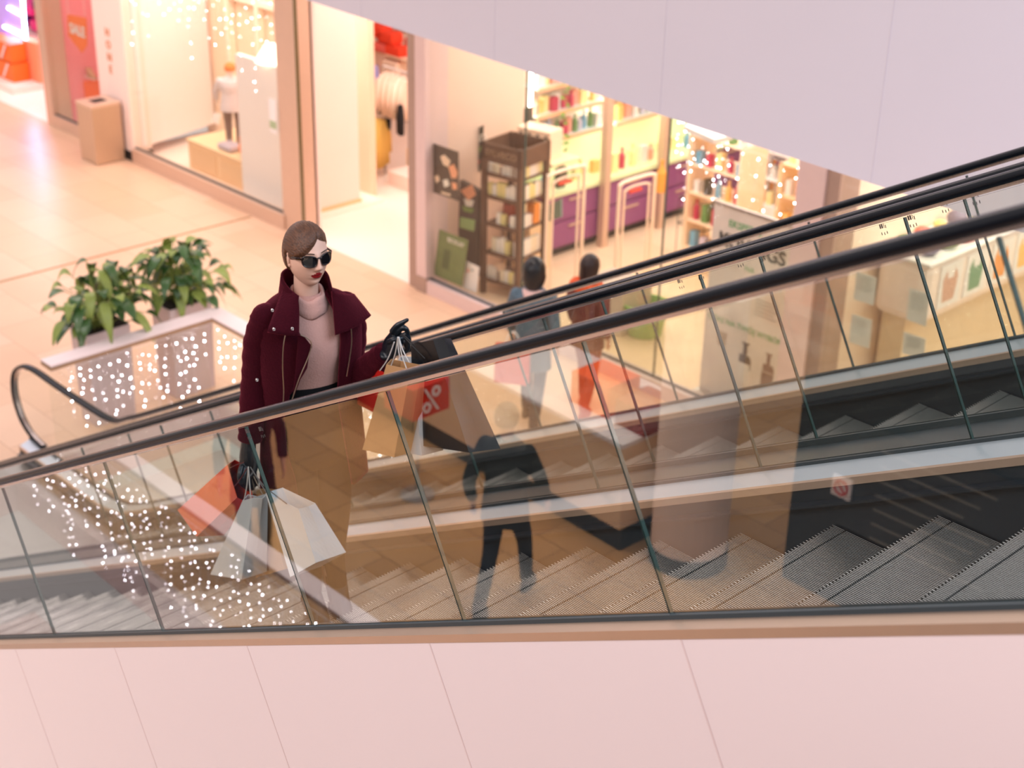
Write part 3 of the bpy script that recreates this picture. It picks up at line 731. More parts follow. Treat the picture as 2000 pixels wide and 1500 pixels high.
# trousers
bm = B()
loft(bm, [oval(u, a, b, c) for u, a, b, c in ((1.115, .131, .103, -.093), (1.10, .134, .106, -.095), (1.0, .142, .106, -.11), (.90, .160, .112, -.125), (.80, .158, .11, -.12), (.74, .145, .10, -.11))])
for s, ft in ((1, .07), (-1, -.03)):
    tube(bm, catmull([(0, s * .078, .80), (.03, s * .068, .5), (.01, s * .052 + .01, .28), (ft, s * .042 + .02, .07)], 6), [.086, .078, .064, .058, .048, .042], seg=18)
obj('trousers', bm, blk, woman, smooth=True)
for s, ft in ((1, .07), (-1, -.03)):
    bm = B(); y = s * .042 + .02
    loft(bm, [[(ft + cx + rx * math.cos(a), y + ry * math.sin(a), z) for a in [2 * PI * k / 16 for k in range(16)]] for cx, rx, ry, z in ((.045, .115, .037, .004), (.045, .118, .040, .02), (.03, .10, .038, .05), (0, .055, .040, .09), (-.01, .045, .040, .15))])
    box(bm, ft - .075, ft - .035, y - .022, y + .022, .0, .03); obj('shoe', bm, M_['black'], woman, smooth=True)

# coat: shell open at the front, sleeves, big funnel collar
CO = [(1.465, .085, .040, -.085, .062, .062), (1.435, .145, .060, -.105, .070, .070), (1.405, .192, .085, -.115, .078, .078), (1.35, .208, .120, -.122, .085, .078), (1.30, .212, .146, -.125, .080, .052), (1.22, .210, .150, -.122, .070, .066),
      (1.10, .200, .140, -.122, .062, .128), (1.00, .200, .138, -.125, .068, .150), (.86, .208, .142, -.14, .085, .150), (.74, .216, .148, -.15, .10, .128), (.64, .222, .150, -.155, .11, .118)]
grid = []; NC = 44
COI = []
for (a, b) in zip(CO, CO[1:]):
    for k in range(4): COI.append([a[i] + (b[i] - a[i]) * k / 4 for i in range(6)])
COI.append(CO[-1])
for u, wl, ff, fb, gl, gr_ in COI:
    u += .0; pl = math.asin(min(.98, gl / wl)); pr_ = math.asin(min(.98, gr_ / wl)); row = []
    for k in range(NC):
        a = pl + (2 * PI - pl - pr_) * k / (NC - 1); c = math.cos(a)
        wob = 1 + .018 * math.sin(a * 9 + u * 4) * max(0, (1.25 - u))
        row.append(((ff if c > 0 else -fb) * c * wob, wl * math.sin(a) * wob, u + (0.02 * math.sin(a * 2) if u < .7 else 0)))
    grid.append(row)
bm = B(); sheet(bm, grid, .012)
ct = obj('coat', bm, coatm, woman, smooth=True)
def sleeve(pts, rad, name='coat_sleeve'):
    bm = B(); P = catmull(pts, 8); n = len(P); rr = []
    for i in range(n):
        t = i / (n - 1) * (len(rad) - 1); k = min(int(t), len(rad) - 2); rr.append(rad[k] + (rad[k + 1] - rad[k]) * (t - k) + .0022 * math.sin(i * 1.9))
    tube(bm, P, rr, 20); ball(bm, P[0], rr[0], seg=16)
    return obj(name, bm, coatm, ct, smooth=True)
sleeve([(-.005, -.165, 1.385), (-.02, -.196, 1.27), (-.035, -.212, 1.12), (-.01, -.243, .98), (.0, -.262, .885)], [.060, .062, .056, .055, .050, .046])
EL = lp(690, 742, .05); WL = lp(752, 690, .235)
sleeve([(-.005, .160, 1.375), (-.005, .185, 1.27), (.01, EL.y + .004, EL.z + .06), EL, EL.lerp(WL, .5), WL], [.058, .060, .058, .060, .056, .050, .044])
def flap(corners, bulge, name, n=12, th=.010):
    """bilinear flap between four corners (a b / d c) with a belly towards the viewer"""
    a, b, c, d = [Vector(p) for p in corners]; G = []
    for i in range(n + 1):
        s = i / n; l = a.lerp(d, s); r = b.lerp(c, s)
        G.append([l.lerp(r, j / n) + Vector((bulge * math.sin(PI * j / n) * (.35 + .65 * math.sin(PI * min(1, s * .8 + .1))), 0, 0)) for j in range(n + 1)])
    bm = B(); sheet(bm, G, th); return obj(name, bm, coatm, ct, smooth=True)
flap([lp(556, 556, -.02), lp(583, 577, .075), lp(583, 655, .165), lp(522, 648, .135)], .028, 'collar_flap')
flap([lp(648, 568, .07), lp(690, 575, .0), lp(724, 617, .085), lp(655, 655, .160)], .030, 'collar_flap')
# standing back of the collar
G = []
for i in range(9):
    s = i / 8; row = []
    for k in range(33):
        a = math.radians(58) + math.radians(244) * k / 32; rr = .098 - .010 * s; fl = abs(k - 16) / 16
        row.append(((.088 + .015 * fl - .004 * s) * math.cos(a) - .004, (rr + .012 * (1 - s)) * math.sin(a), 1.415 + s * (.125 - .045 * fl ** 3)))
    G.append(row)
bm = B(); sheet(bm, G, .010); obj('collar_back', bm, coatm, ct, smooth=True)
# lower lapel folds in darker facing
flap([lp(583, 654, .158), lp(592, 655, .165), lp(609, 676, .165), lp(572, 778, .155)], .004, 'lapel_facing', 8, .008)
# zips and snaps
def zipper(px, f):
    bm = B(); stube(bm, [lp(u, v, f + k) for (u, v, k) in px], .0022, 6, seg=6); obj('zip', bm, zipm, ct)
zipper(((587, 654, .008), (602, 662, .010), (608, 674, .010), (601, 700, .008), (584, 740, .004), (570, 782, 0)), .168)
zipper(((557, 655, .004), (553, 680, .006), (552, 720, .004), (554, 760, .0), (553, 788, 0)), .156)
zipper(((686, 642, .004), (687, 668, .004), (683, 700, 0), (677, 735, 0)), .146)
for u, v, f in ((535, 643, .172), (571, 642, .19), (532, 606, .125), (502, 742, .1)):
    p = lp(u, v, f); bm = B()
    M = Matrix.Translation(p) @ Matrix.Rotation(PI / 2, 4, 'Y') @ Matrix.Rotation(.25, 4, 'X')
    lathe(bm, [(.0055, -.004), (.0055, .003), (.0045, .004), (.003, .002)], seg=16); bmesh.ops.transform(bm, matrix=M, verts=bm.verts); obj('snap_button', bm, M_['steel'], ct)

# gloved hands with five fingers
def hand(name, palm, fingers, thumb, cuff):
    bm = B()
    tube(bm, catmull([p for p, r in palm], 5), [r for p, r in palm], 14, ell=(1, .62), ref=(0.3, .1, .2))
    for ch in fingers + [thumb]:
        rad = [.0115, .0110, .0105, .0095, .0080]; tube(bm, catmull(ch, 5), rad, 10); ball(bm, ch[-1], .0082, seg=8); ball(bm, ch[0], .0118, seg=8)
    o = obj(name, bm, glove, woman, mods=REM(.0028, 3))
    return o
Lk = [lp(757, 688, .235), lp(766, 672, .25), lp(776, 656, .262)]
hand('glove', [(lp(748, 695, .225), .038), (Lk[0], .040), (Lk[1], .044), (Lk[2], .040)],
     [[lp(766, 647, .262), lp(775, 636, .275), lp(786, 630, .285), lp(795, 625, .292)],
      [lp(774, 650, .270), lp(788, 640, .290), lp(796, 648, .296), lp(794, 662, .288)],
      [lp(780, 660, .270), lp(793, 653, .292), lp(799, 665, .296), lp(793, 677, .285)],
      [lp(781, 670, .265), lp(793, 668, .285), lp(797, 680, .288), lp(788, 690, .278)]],
     [lp(760, 668, .285), lp(768, 664, .305), lp(778, 662, .312), lp(787, 660, .310)], None)
hand('glove', [(lp(487, 852, .0), .036), (lp(485, 872, .005), .040), (lp(484, 895, .01), .044), (lp(484, 915, .01), .040)],
     [[lp(472, 912, .03), lp(468, 930, .05), lp(473, 946, .05), lp(480, 950, .03)],
      [lp(480, 916, .035), lp(477, 936, .055), lp(482, 953, .055), lp(488, 955, .03)],
      [lp(488, 916, .03), lp(487, 938, .05), lp(491, 953, .05), lp(495, 953, .03)],
      [lp(496, 912, .02), lp(497, 930, .04), lp(500, 944, .04), lp(501, 946, .02)]],
     [lp(495, 885, .04), lp(500, 903, .06), lp(497, 920, .07), lp(490, 930, .075)], None)

# ================================================================== SHOPPING BAGS
kraft = mat('brown kraft paper', (190, 148, 104), .8, var=.05, scale=20, spec=.2); whitep = mat('white coated paper', (226, 226, 226), .35, var=.03); greyp = mat('cool grey white paper', (196, 204, 210), .45, var=.03)
orangep = mat('orange red glossy paper', (214, 74, 44), .22, var=.05, spec=.6); blackp = mat('black coated paper', (16, 18, 22), .25, spec=.5); inner = mat('shaded paper inside', (120, 112, 108), .8); redp = mat('red paper', (190, 30, 24), .35)
def bag(name, label, quad, Y, d, m, m2, handles, hm, group=None, crease=.35, rim=None):
    """quad: TL TR BR BL photo points on the wall-parallel plane Y; d: depth of the bag (vector)"""
    F = [at(u, v, Y=Y + dy) for (u, v, dy) in quad]; d = Vector(d); root = thing(name, label, 'bag', (F[2] + F[3]) / 2 + d / 2, world=True)
    if group: root['group'] = group
    bm = B(); TL, TR, BR, BL = F; n = 8; th = .0015
    def wall(a, b, c, e, fold=0):
        G = []
        for i in range(n + 1):
            s = i / n; l = a.lerp(e, s); r = b.lerp(c, s); row = []
            nv = (b - a).cross(e - a).normalized()
            for j in range(n + 1):
                p = l.lerp(r, j / n); w_ = (noise.noise(p * 14) * .004)
                row.append(p + nv * (w_ * math.sin(PI * j / n) * math.sin(PI * min(1, s * 1.2)) + fold * (1 - s) * (1 - abs(2 * j / n - 1))))
            G.append(row)
        return G
    bk = [p + d * q for p, q in zip(F, (.55, .55, 1, 1))]
    sheet(bm, wall(TL, TR, BR, BL), th); sheet(bm, wall(bk[0], bk[1], bk[2], bk[3]), th)
    o = obj('front_and_back', bm, m, root)
    bm = B(); sheet(bm, wall(bk[0], TL, BL, bk[3], -.02), th); sheet(bm, wall(TR, bk[1], bk[2], BR, -.02), th); obj('gusset', bm, m2, root)
    bm = B(); ngon_prism(bm, [BL, BR, bk[2], bk[3]], (0, 0, .002)); obj('bottom', bm, m, root)
    if rim:
        bm = B(); e = (BL - TL).normalized() * .035; e2 = (BR - TR).normalized() * .035; o3 = Vector((0, -.002, 0))
        ngon_prism(bm, [TL + o3, TR + o3, TR + e2 + o3, TL + e + o3], (0, -.001, 0)); obj('rim_band', bm, rim, root)
    for hx in handles:      # list of photo points from rim to hand and back
        bm = B(); stube(bm, [at(u, v, Y=Y + dy) for (u, v, dy) in hx], .0022, 6, seg=6); obj('handle', bm, hm, root)
    return root
YR = 2.82
o1 = bag('shopping_bag', 'orange red glossy paper bag swinging out below her lower glove', [(444, 908, .03), (463, 972, -.03), (384, 1048, -.03), (347, 996, .03)], YR - .03, (.05, .10, -.01), orangep, redp,
    [[(448, 915, .03), (462, 908, .02), (476, 903, .0)], [(458, 950, -.02), (470, 935, 0), (482, 915, 0)]], mat('dark red cord', (90, 12, 20), .7))
bag('shopping_bag', 'pale grey paper bag pinched at the top, hanging second from the left', [(474, 978, .0), (495, 972, .0), (472, 1132, -.03), (411, 1122, -.03)], YR - .05, (.03, .10, .01), greyp, whitep,
    [[(476, 980, 0), (482, 950, 0), (485, 912, 0)], [(490, 978, 0), (488, 950, 0), (485, 912, 0)]], mat('white cord', (220, 216, 212), .7))
bag('shopping_bag', 'brown kraft paper bag hanging in the middle below her lower glove', [(496, 964, .0), (519, 966, .0), (556, 1112, .0), (500, 1128, .0)], YR + .03, (.03, .11, .01), kraft, kraft,
    [[(500, 966, 0), (493, 940, 0), (487, 915, 0)], [(514, 968, 0), (500, 940, 0), (489, 915, 0)]], mat('tan cord', (150, 130, 110), .7))
bag('shopping_bag', 'large white paper bag, rightmost of those below her lower glove', [(519, 963, -.02), (583, 994, .02), (617, 1099, .02), (567, 1127, -.04)], YR - .02, (.03, .12, .01), whitep, greyp,
    [[(523, 966, -.02), (506, 940, 0), (489, 912, 0)], [(560, 984, 0), (515, 948, 0), (490, 914, 0)]], mat('grey cord', (110, 106, 104), .7))
cb = thing('gift_box', 'small white box bag held flat between the grey bag and the coat', 'box', at(528, 958, Y=YR + .1), world=True)
F = [at(u, v, Y=YR + .12) for u, v in ((505, 934), (551, 946), (555, 966), (512, 962))]
obj('box_body', hexa(B(), [F[3], F[2], F[2] + Vector((0, .09, 0)), F[3] + Vector((0, .09, 0))], [F[0], F[1], F[1] + Vector((0, .09, 0)), F[0] + Vector((0, .09, 0))]), whitep, cb)
obj('ribbon', hexa(B(), *[[q + (F[1] - F[0]) * k + Vector((0, dy, 0)) for q, k, dy in ((F[3 if lo else 0], .45, -.002), (F[3 if lo else 0], .55, -.002), (F[3 if lo else 0], .55, .092), (F[3 if lo else 0], .45, .092))] for lo in (1, 0)]), greyp, cb)
YL = 3.24
bag('shopping_bag', 'brown kraft paper bag under her raised glove', [(755, 712, 0), (802, 722, 0), (770, 893, 0), (708, 878, 0)], YL - .07, (.02, .11, 0), kraft, kraft,
    [[(764, 714, 0), (772, 690, 0), (777, 660, 0)], [(794, 720, 0), (784, 690, 0), (779, 660, 0)]], mat('natural cord', (200, 190, 180), .7))
bag('shopping_bag', 'silver white paper bag between the kraft bag and the black bag', [(778, 702, 0), (806, 712, 0), (824, 890, 0), (772, 880, 0)], YL + .0, (.02, .09, 0), greyp, whitep,
    [[(782, 704, 0), (778, 680, 0), (777, 658, 0)], [(802, 712, 0), (787, 684, 0), (779, 658, 0)]], mat('white cord', (220, 216, 212), .7))
bag('shopping_bag', 'big black paper bag, rightmost of those under her raised glove', [(803, 672, .0), (846, 664, .0), (916, 884, -.02), (808, 868, -.02)], YL + .03, (.04, .12, -.01), blackp, blackp,
    [[(812, 676, 0), (800, 665, 0), (786, 652, 0)], [(830, 700, -.02), (806, 676, -.02), (786, 655, 0)]], mat('black cord', (14, 14, 16), .6))
bag('shopping_bag', 'red and white paper bag half hidden by her sleeve and the kraft bag', [(738, 722, 0), (752, 728, 0), (731, 806, 0), (692, 786, 0)], YL + .02, (-.03, .1, .0), redp, whitep,
    [[(742, 724, 0), (758, 700, 0), (770, 668, 0)]], mat('white cord', (220, 216, 212), .7))

# ================================================================== OTHER PEOPLE
def figure(name, label, cat, foot, az, h, cols, hair='bob', stride=.18, arms=None, skirt=False, sc=1.0, elbow=.0):
    """a standing or walking figure; local x is forward; proportions scale with height h"""
    root = thing(name, label, cat, foot, az); k = h / 1.72; sk = mat('skin tone ' + cols.get('skin', 'a'), cols.get('skinc', (214, 160, 130)), .6)
    V = lambda x, y, z: Vector((x * k, y * k, z * k))
    bm = B()
    head = []
    bmesh.ops.create_uvsphere(bm, u_segments=20, v_segments=16, radius=1, matrix=Matrix.Translation(V(.01, 0, 1.60)) @ Matrix.Diagonal((.092 * k, .072 * k, .112 * k, 1)))
    ball(bm, V(.098, 0, 1.585), .014 * k, (1, .8, 1.3), 8); ball(bm, V(.06, 0, 1.515), .035 * k, (1, 1, .8), 10)
    for s in (1, -1): ball(bm, V(.0, s * .074, 1.59), .02 * k, (.7, .4, 1.3), 8)
    tube(bm, [V(0, 0, 1.38), V(0, 0, 1.54)], .05 * k, 14)
    loft(bm, [[V(a * math.cos(t), b * math.sin(t), z) for t in [2 * PI * i / 20 for i in range(20)]] for z, a, b in ((.82, .10, .15), (.95, .10, .14), (1.1, .095, .13), (1.28, .115, .155), (1.38, .09, .15), (1.42, .055, .07))])
    legs = []
    for s, st in ((1, stride), (-1, -stride)):
        kx = .06 + st * .45
        L = [V(0, s * .085, .86), V(kx, s * .085, .48), V(st * .9 - (.05 if st < 0 else 0), s * .08, .09)]; legs.append((L, st, s))
        tube(bm, catmull(L, 6), [.085 * k, .065 * k, .052 * k, .045 * k, .036 * k], 12)
    hands = []
    for s in (1, -1):
        a = arms[0 if s > 0 else 1] if arms else [(-.02 + .1 * s, .24, 1.12), (.08 + .12 * s, .25, .88)]
        A = [V(0, s * .165, 1.36), V(a[0][0], s * a[0][1], a[0][2]), V(a[1][0], s * a[1][1], a[1][2])]; hands.append(A)
        tube(bm, catmull(A, 6), [.046 * k, .038 * k, .032 * k, .026 * k], 10)
        d = (A[2] - A[1]).normalized(); side = Vector((d.z, 0, -d.x)).normalized() if abs(d.y) < .9 else Vector((1, 0, 0))
        tube(bm, [A[2] - d * .01 * k, A[2] + d * .045 * k, A[2] + d * .085 * k], [.026 * k, .036 * k, .032 * k], 10, ell=(1, .55), ref=side)
        for q in range(4):
            b0 = A[2] + d * .08 * k + side * (q - 1.5) * .017 * k; tube(bm, catmull([b0, b0 + d * .035 * k, b0 + d * (.065 - .006 * abs(q - 1)) * k + Vector((0, -s * .018, 0)) * k], 3), .0085 * k, 6)
        b0 = A[2] + d * .03 * k + side * .03 * k; tube(bm, [b0, b0 + side * .022 * k + d * .03 * k, b0 + side * .022 * k + d * .055 * k], .009 * k, 6)
    obj('body', bm, sk, root, mods=REM(.007 * k, 3))
    # clothes
    bm = B()
    top, jm = cols['top'], mat(*cols['top'])
    lo = cols.get('hem', .80)
    R_ = [(lo, .135, .195), (lo + .12, .13, .185), (1.1, .118, .16), (1.26, .138, .19), (1.36, .12, .195), (1.41, .085, .14), (1.45, .062, .075)]
    loft(bm, [[V(a * math.cos(t), b * math.sin(t), z) for t in [2 * PI * i / 28 for i in range(28)]] for z, a, b in R_])
    for A in hands:
        tube(bm, catmull([A[0], A[1], A[1].lerp(A[2], .88)], 6), [.066 * k, .058 * k, .05 * k, .042 * k], 14); ball(bm, A[0], .066 * k, seg=12)
    obj('jacket', bm, jm, root, mods=REM(.009 * k, 4))
    bm = B(); pm = mat(*cols['legs'])
    ball(bm, V(0, 0, .86), .135 * k, (.85, 1.2, .9), 16)
    for L, st, s in legs: tube(bm, catmull(L, 6), [.098 * k, .078 * k, .062 * k, .056 * k, .048 * k], 14)
    if skirt: loft(bm, [[V(a * math.cos(t), b * math.sin(t), z) for t in [2 * PI * i / 24 for i in range(24)]] for z, a, b in ((.5, .17, .2), (.7, .15, .19), (.9, .12, .16))])
    obj('trousers', bm, pm, root, mods=REM(.009 * k, 3))
    for L, st, s in legs:
        e = L[2]; bm = B(); loft(bm, [[Vector((e.x + (.05 + rx * math.cos(t)) * k, e.y + ry * math.sin(t) * k, z * k)) for t in [2 * PI * i / 14 for i in range(14)]] for rx, ry, z in ((.13, .045, .0), (.132, .047, .03), (.10, .044, .07), (.06, .04, .11), (.05, .042, .17))])
        bm.verts.ensure_lookup_table()
        for v in bm.verts:
            if v.co.z > .08 * k: v.co.x -= .045 * k
        obj('shoe', bm, mat(*cols['shoe']), root, smooth=True)
    hm = mat(*cols['hair']); bm = B()
    hs = {'bob': 1.22, 'long': 1.12}.get(hair, 1)
    if hair != 'none':
        M = Matrix.Translation(V(-.012, 0, 1.622)) @ Matrix.Diagonal((.104 * k * hs, .09 * k * hs, .112 * k * hs, 1))
        r = bmesh.ops.create_uvsphere(bm, u_segments=28, v_segments=20, radius=1, matrix=M)
        if hair == 'bob':
            for v in bm.verts:
                if v.co.z < 1.60 * k: v.co.z -= (1.60 * k - v.co.z) * .75; v.co.y *= 1.12
                if v.co.x > .05 * k and v.co.z < 1.66 * k: v.co.x = .05 * k
        elif hair == 'long':
            for v in bm.verts:
                if v.co.z < 1.60 * k: v.co.z -= (1.60 * k - v.co.z) * 2.6; v.co.x = v.co.x * .8 - .03 * k
                if v.co.x > .045 * k and v.co.z < 1.66 * k: v.co.x = .03 * k
        else:
            bmesh.ops.delete(bm, geom=[v for v in bm.verts if v.co.z < 1.56 * k or (v.co.x > .055 * k and v.co.z < 1.655 * k)], context='VERTS')
        obj('hair', bm, hm, root, smooth=True)
    return root
pA = at(1035, 828, Z=0); pB = at(1140, 800, Z=0)
fa1 = figure('person', 'shopper with black bobbed hair seen from behind, walking past the health shop window', 'person', pA, 2.15, 1.78,
    dict(top=('slate blue quilted jacket', (84, 104, 118), .8, 0, 0, .35, 30), legs=('charcoal trousers', (50, 54, 60), .8), shoe=('dark brown boots', (40, 30, 28), .5), hair=('glossy black hair', (10, 10, 14), .35), hem=.62), 'bob', .2)
obj('scarf', lathe(B(), [(.10, 1.40), (.125, 1.43), (.11, 1.48), (.085, 1.49)], seg=20), mat('pale pink scarf', (232, 196, 188), .9), fa1, smooth=True)
fa2 = figure('person', 'shopper with long dark hair in a maroon quilted jacket, right of the black haired one', 'person', pB, 1.9, 1.70,
    dict(top=('maroon quilted jacket', (110, 44, 46), .7, 0, 0, .3, 40), legs=('rust red trousers', (150, 62, 46), .8), shoe=('brick red shoes', (176, 74, 56), .6), hair=('dark brown hair', (38, 20, 16), .4), hem=.74), 'long', .16)
ho = B(); loft(ho, [[(-.06 + rx * math.cos(t), ry * math.sin(t), z) for t in [2 * PI * i / 18 for i in range(18)]] for rx, ry, z in ((.10, .17, 1.36), (.12, .19, 1.42), (.10, .16, 1.46), (.07, .12, 1.43))]); obj('hood', ho, mat('orange hood', (226, 90, 40), .8), fa2, smooth=True)
# their bags
def carrier(label, p, az, w_, h_, dp, m, m2=None, hm=None):
    t = thing('shopping_bag', label, 'bag', p, az); th = .004
    bm = B(); hexa(bm, [(-w_ / 2, -dp / 2, 0), (w_ / 2, -dp / 2, 0), (w_ / 2, dp / 2, 0), (-w_ / 2, dp / 2, 0)], [(-w_ / 2, -dp * .2, h_), (w_ / 2, -dp * .2, h_), (w_ / 2, dp * .2, h_), (-w_ / 2, dp * .2, h_)]); obj('bag_body', bm, m, t)
    for s in (1, -1):
        bm = B(); stube(bm, [(-w_ * .22, s * dp * .2, h_), (-w_ * .1, s * .01, h_ + .12), (w_ * .1, s * .01, h_ + .12), (w_ * .22, s * dp * .2, h_)], .004, 5, seg=6); obj('handle', bm, hm or M_['white'], t)
    return t
carrier('pinkish red carrier bag held low beside the black haired shopper', at(1000, 745, Y=pA.y - .25), 2.15 + PI / 2, .34, .40, .12, mat('coral red plastic', (220, 96, 84), .5))
carrier('small red carrier bag held between the two shoppers', at(1052, 745, Y=pA.y + .2), 2.2, .2, .34, .1, mat('red plastic', (206, 56, 40), .5))
# the people mirrored in the glass: real ones on the floor below the photographer
mA = at(985, 1178, Z=0); mA = Vector((mA.x, 2 * D4 - mA.y, 0))
figure('person', 'man in a dark suit striding across the tan tiles, mirrored in the nearest balustrade glass', 'person', mA, -2.0, 1.84,
    dict(top=('black suit jacket', (18, 20, 24), .8), legs=('navy suit trousers', (16, 24, 36), .8), shoe=('black shoes', (14, 12, 12), .4), hair=('short dark hair', (30, 22, 18), .5), hem=.74), 'short', .30)
mB = at(505, 1088, Z=0); mB = Vector((mB.x, 2 * D4 - mB.y, 0))
figure('person', 'person in a black coat on the tan tiles, mirrored beside the hanging bags', 'person', mB, .6, 1.78,
    dict(top=('black overcoat', (14, 16, 20), .85), legs=('dark blue jeans', (22, 34, 50), .85), shoe=('black shoes', (14, 12, 12), .4), hair=('short dark hair', (30, 22, 18), .5), hem=.55), 'short', .12)

# mirrored kiosk with a red percent sign
k0 = at(820, 846, Z=0); k1 = at(1220, 1080, Z=0)
K0 = Vector((k0.x - 1.2, 2 * D4 - k0.y, 0)); K1 = Vector((k1.x, 2 * D4 - k1.y, 0)); kd = (K1 - K0).normalized(); kn = Vector((kd.y, -kd.x, 0)); kn = kn if kn.y < 0 else -kn
t = thing('kiosk_counter', 'cream kiosk counter with a black plinth, mirrored in the balustrade glass', 'counter', (K0 + K1) / 2, world=True)
def slab(a, b, n, d0, d1, z0, z1): return hexa(B(), [a + n * d0 + Vector((0, 0, z0)), b + n * d0 + Vector((0, 0, z0)), b + n * d1 + Vector((0, 0, z0)), a + n * d1 + Vector((0, 0, z0))], [a + n * d0 + Vector((0, 0, z1)), b + n * d0 + Vector((0, 0, z1)), b + n * d1 + Vector((0, 0, z1)), a + n * d1 + Vector((0, 0, z1))])
K1 = K1 - kd * .05
obj('plinth', slab(K0, K1, kn, 0, 1.0, 0, .22), M_['black'], t); obj('counter_body', slab(K0, K1, kn, -.02, 1.02, .22, 1.02), mat('cream laminate', (240, 208, 168), .4), t); obj('counter_top', slab(K0, K1, kn, -.04, 1.04, 1.02, 1.06), M_['white'], t)
redc = mat('signal red board', (214, 40, 24), .5)
SX = -9.1; sa, sb, sc_, sd = [at(u, v, X=SX) for u, v in ((808, 757), (880, 741), (882, 805), (815, 812))]
ya, yb = 2 * D4 - sa.y, 2 * D4 - sb.y; zb, zt = (sc_.z + sd.z) / 2, (sa.z + sb.z) / 2
sgn = thing('percent_sign', 'red cube sign with a white percent mark, mirrored in the big black bag', 'sign', (SX - .2, (ya + yb) / 2, 0), world=True)
obj('sign_cube', box(B(), SX - .4, SX, min(ya, yb), max(ya, yb), zb, zt, bev=.004), redc, sgn)
obj('sign_stand', lathe(B(), [(.16, .002), (.16, .02), (.02, .03), (.02, zb)], (SX - .2, (ya + yb) / 2, 0), 20), M_['steel'], sgn)
text('percent_mark', '%', .34, M_['white'], sgn, Vector((SX + .003, (ya + yb) / 2, (zb + zt) / 2 - .01)), facing((1, 0, 0)), .003)
def ptile(a, w_, z0, z1, label, m):
    o = obj('display_block', slab(K0 + kd * a, K0 + kd * (a + w_), kn, .2, .6, z0, z1), m); tag(o, label, 'display'); return o
ptile(3.15, .45, 1.06, 1.36, 'bright orange display block on the cream kiosk', mat('bright orange card', (255, 96, 20), .5)); ptile(3.7, .35, 1.06, 1.3, 'dark red display block on the cream kiosk', mat('dark red card', (150, 40, 30), .5))
t = thing('information_board', 'black information board with rows of small pale text, mirrored beside the no entry sign', 'sign', (-4.8, -4.38, .5), world=True)
obj('board', box(B(), -5.5, -4.1, -4.395, -4.36, .5, 1.75), mat('black board', (12, 12, 12), .4), t)
for i in range(7): obj('text_line', box(B(), -5.4, -4.4 - .12 * (i % 3), -4.36, -4.357, 1.55 - i * .13, 1.57 - i * .13), mat('dim lettering', (120, 116, 104), .6), t)
t = thing('no_entry_sign', 'small square sign with a red crossed circle beside the black information board', 'sign', (-5.72, -4.38, 1.0), world=True)
obj('sign_plate', box(B(), -5.81, -5.63, -4.395, -4.37, 1.0, 1.18), M_['white'], t)
bm = B(); tube(bm, [(-5.72 + .06 * math.cos(a), -4.365, 1.09 + .06 * math.sin(a)) for a in [2 * PI * i / 24 for i in range(25)]], .009, 6, caps=False); tube(bm, [(-5.76, -4.365, 1.13), (-5.68, -4.365, 1.05)], .008, 6); obj('crossed_circle', bm, redc, t)

# ================================================================== SHOP INTERIORS
def tb(name, label, cat, x0, x1, y0, y1, z0, z1, m, group=None, bev=0, kind=None):
    o = obj(name, box(B(), x0, x1, y0, y1, z0, z1, bev=bev), m); tag(o, label, cat, group); return o
oak = mat('pale oak', (246, 214, 170), .5, var=.05, scale=5); kraftw = mat('cream board', (250, 222, 190), .5, var=.02)
# --- fashion window
bm = B(); ngon_prism(bm, [(-19.74, 11.2, .2), (-20.12, 12.7, .2), (-20.12, 12.7, 4.2), (-19.74, 11.2, 4.2)], (-.04, -.01, 0)); struct('wall_left', bm, M_['white'])
bm = B(); box(bm, -20.2, -15.9, FY + .1, 12.75, .0, .03); struct('floor', bm, M_['shopfloor'])
t = thing('display_platform', 'low oak display platform under the child mannequin in the fashion window', 'platform', (-18.1, 11.9, .03))
obj('platform_top', box(B(), -.82, .82, -.46, .5, .42, .45), oak, t); obj('platform_body', box(B(), -.80, .80, -.44, .48, 0, .42), mat('oak side', (244, 206, 160), .5, var=.05, scale=5), t)
for i in range(2): obj('side_panel', box(B(), -.72 + i * .78, -.06 + i * .78, -.452, -.44, .06, .36), mat('oak inset', (238, 196, 148), .5, var=.05, scale=5), t)
tb('display_screen', 'tall white screen standing right of the mannequin in the fashion window', 'screen', -17.45, -16.45, 11.42, 11.5, .03, 2.02, M_['white'])
for nm, lab, x, z0, c in (('wall_frame', 'oak wardrobe frame behind the mannequin', -18.9, .03, (238, 200, 160)), ):
    t = thing(nm, lab, 'frame', (x, 12.6, .03), world=True)
    for a, b, z0, z1 in ((-19.5, -19.42, .03, 4.1), (-18.72, -18.64, .03, 4.1), (-17.9, -17.82, .03, 4.1)): obj('post', box(B(), a, b, 12.62, 12.74, z0, z1), mat('light frame', (252, 230, 206), .5), t)
    obj('cross_rail', box(B(), -19.5, -17.82, 12.63, 12.73, 2.3, 2.38), mat('light frame', (252, 230, 206), .5), t)
mk_p = at(452, 264, Z=.48)
mq = figure('mannequin', 'child mannequin in an orange hat and grey checked jacket on the oak platform', 'mannequin', Vector((-18.15, 11.78, .48)), 2.5, 1.22,
    dict(top=('grey checked jacket', (214, 206, 208), .8, 0, 0, .35, 60), legs=('brown grey trousers', (120, 96, 84), .8), shoe=('taupe boots', (140, 116, 96), .6), hair=('orange knit hat', (250, 130, 60), .9), skin='m', skinc=(240, 226, 216), hem=.74), 'short', .06); mq.scale = (1.3, 1.3, 1)
t = thing('soft_toy', 'orange soft toy crouching on the oak platform beside the mannequin', 'toy', (-17.62, 11.62, .48)); om = mat('orange plush', (250, 140, 60), .9)
bm = B(); ball(bm, (0, 0, .13), .13, (.9, .8, 1)); ball(bm, (.02, -.02, .27), .085); obj('toy_body', bm, om, t, mods=REM(.012))
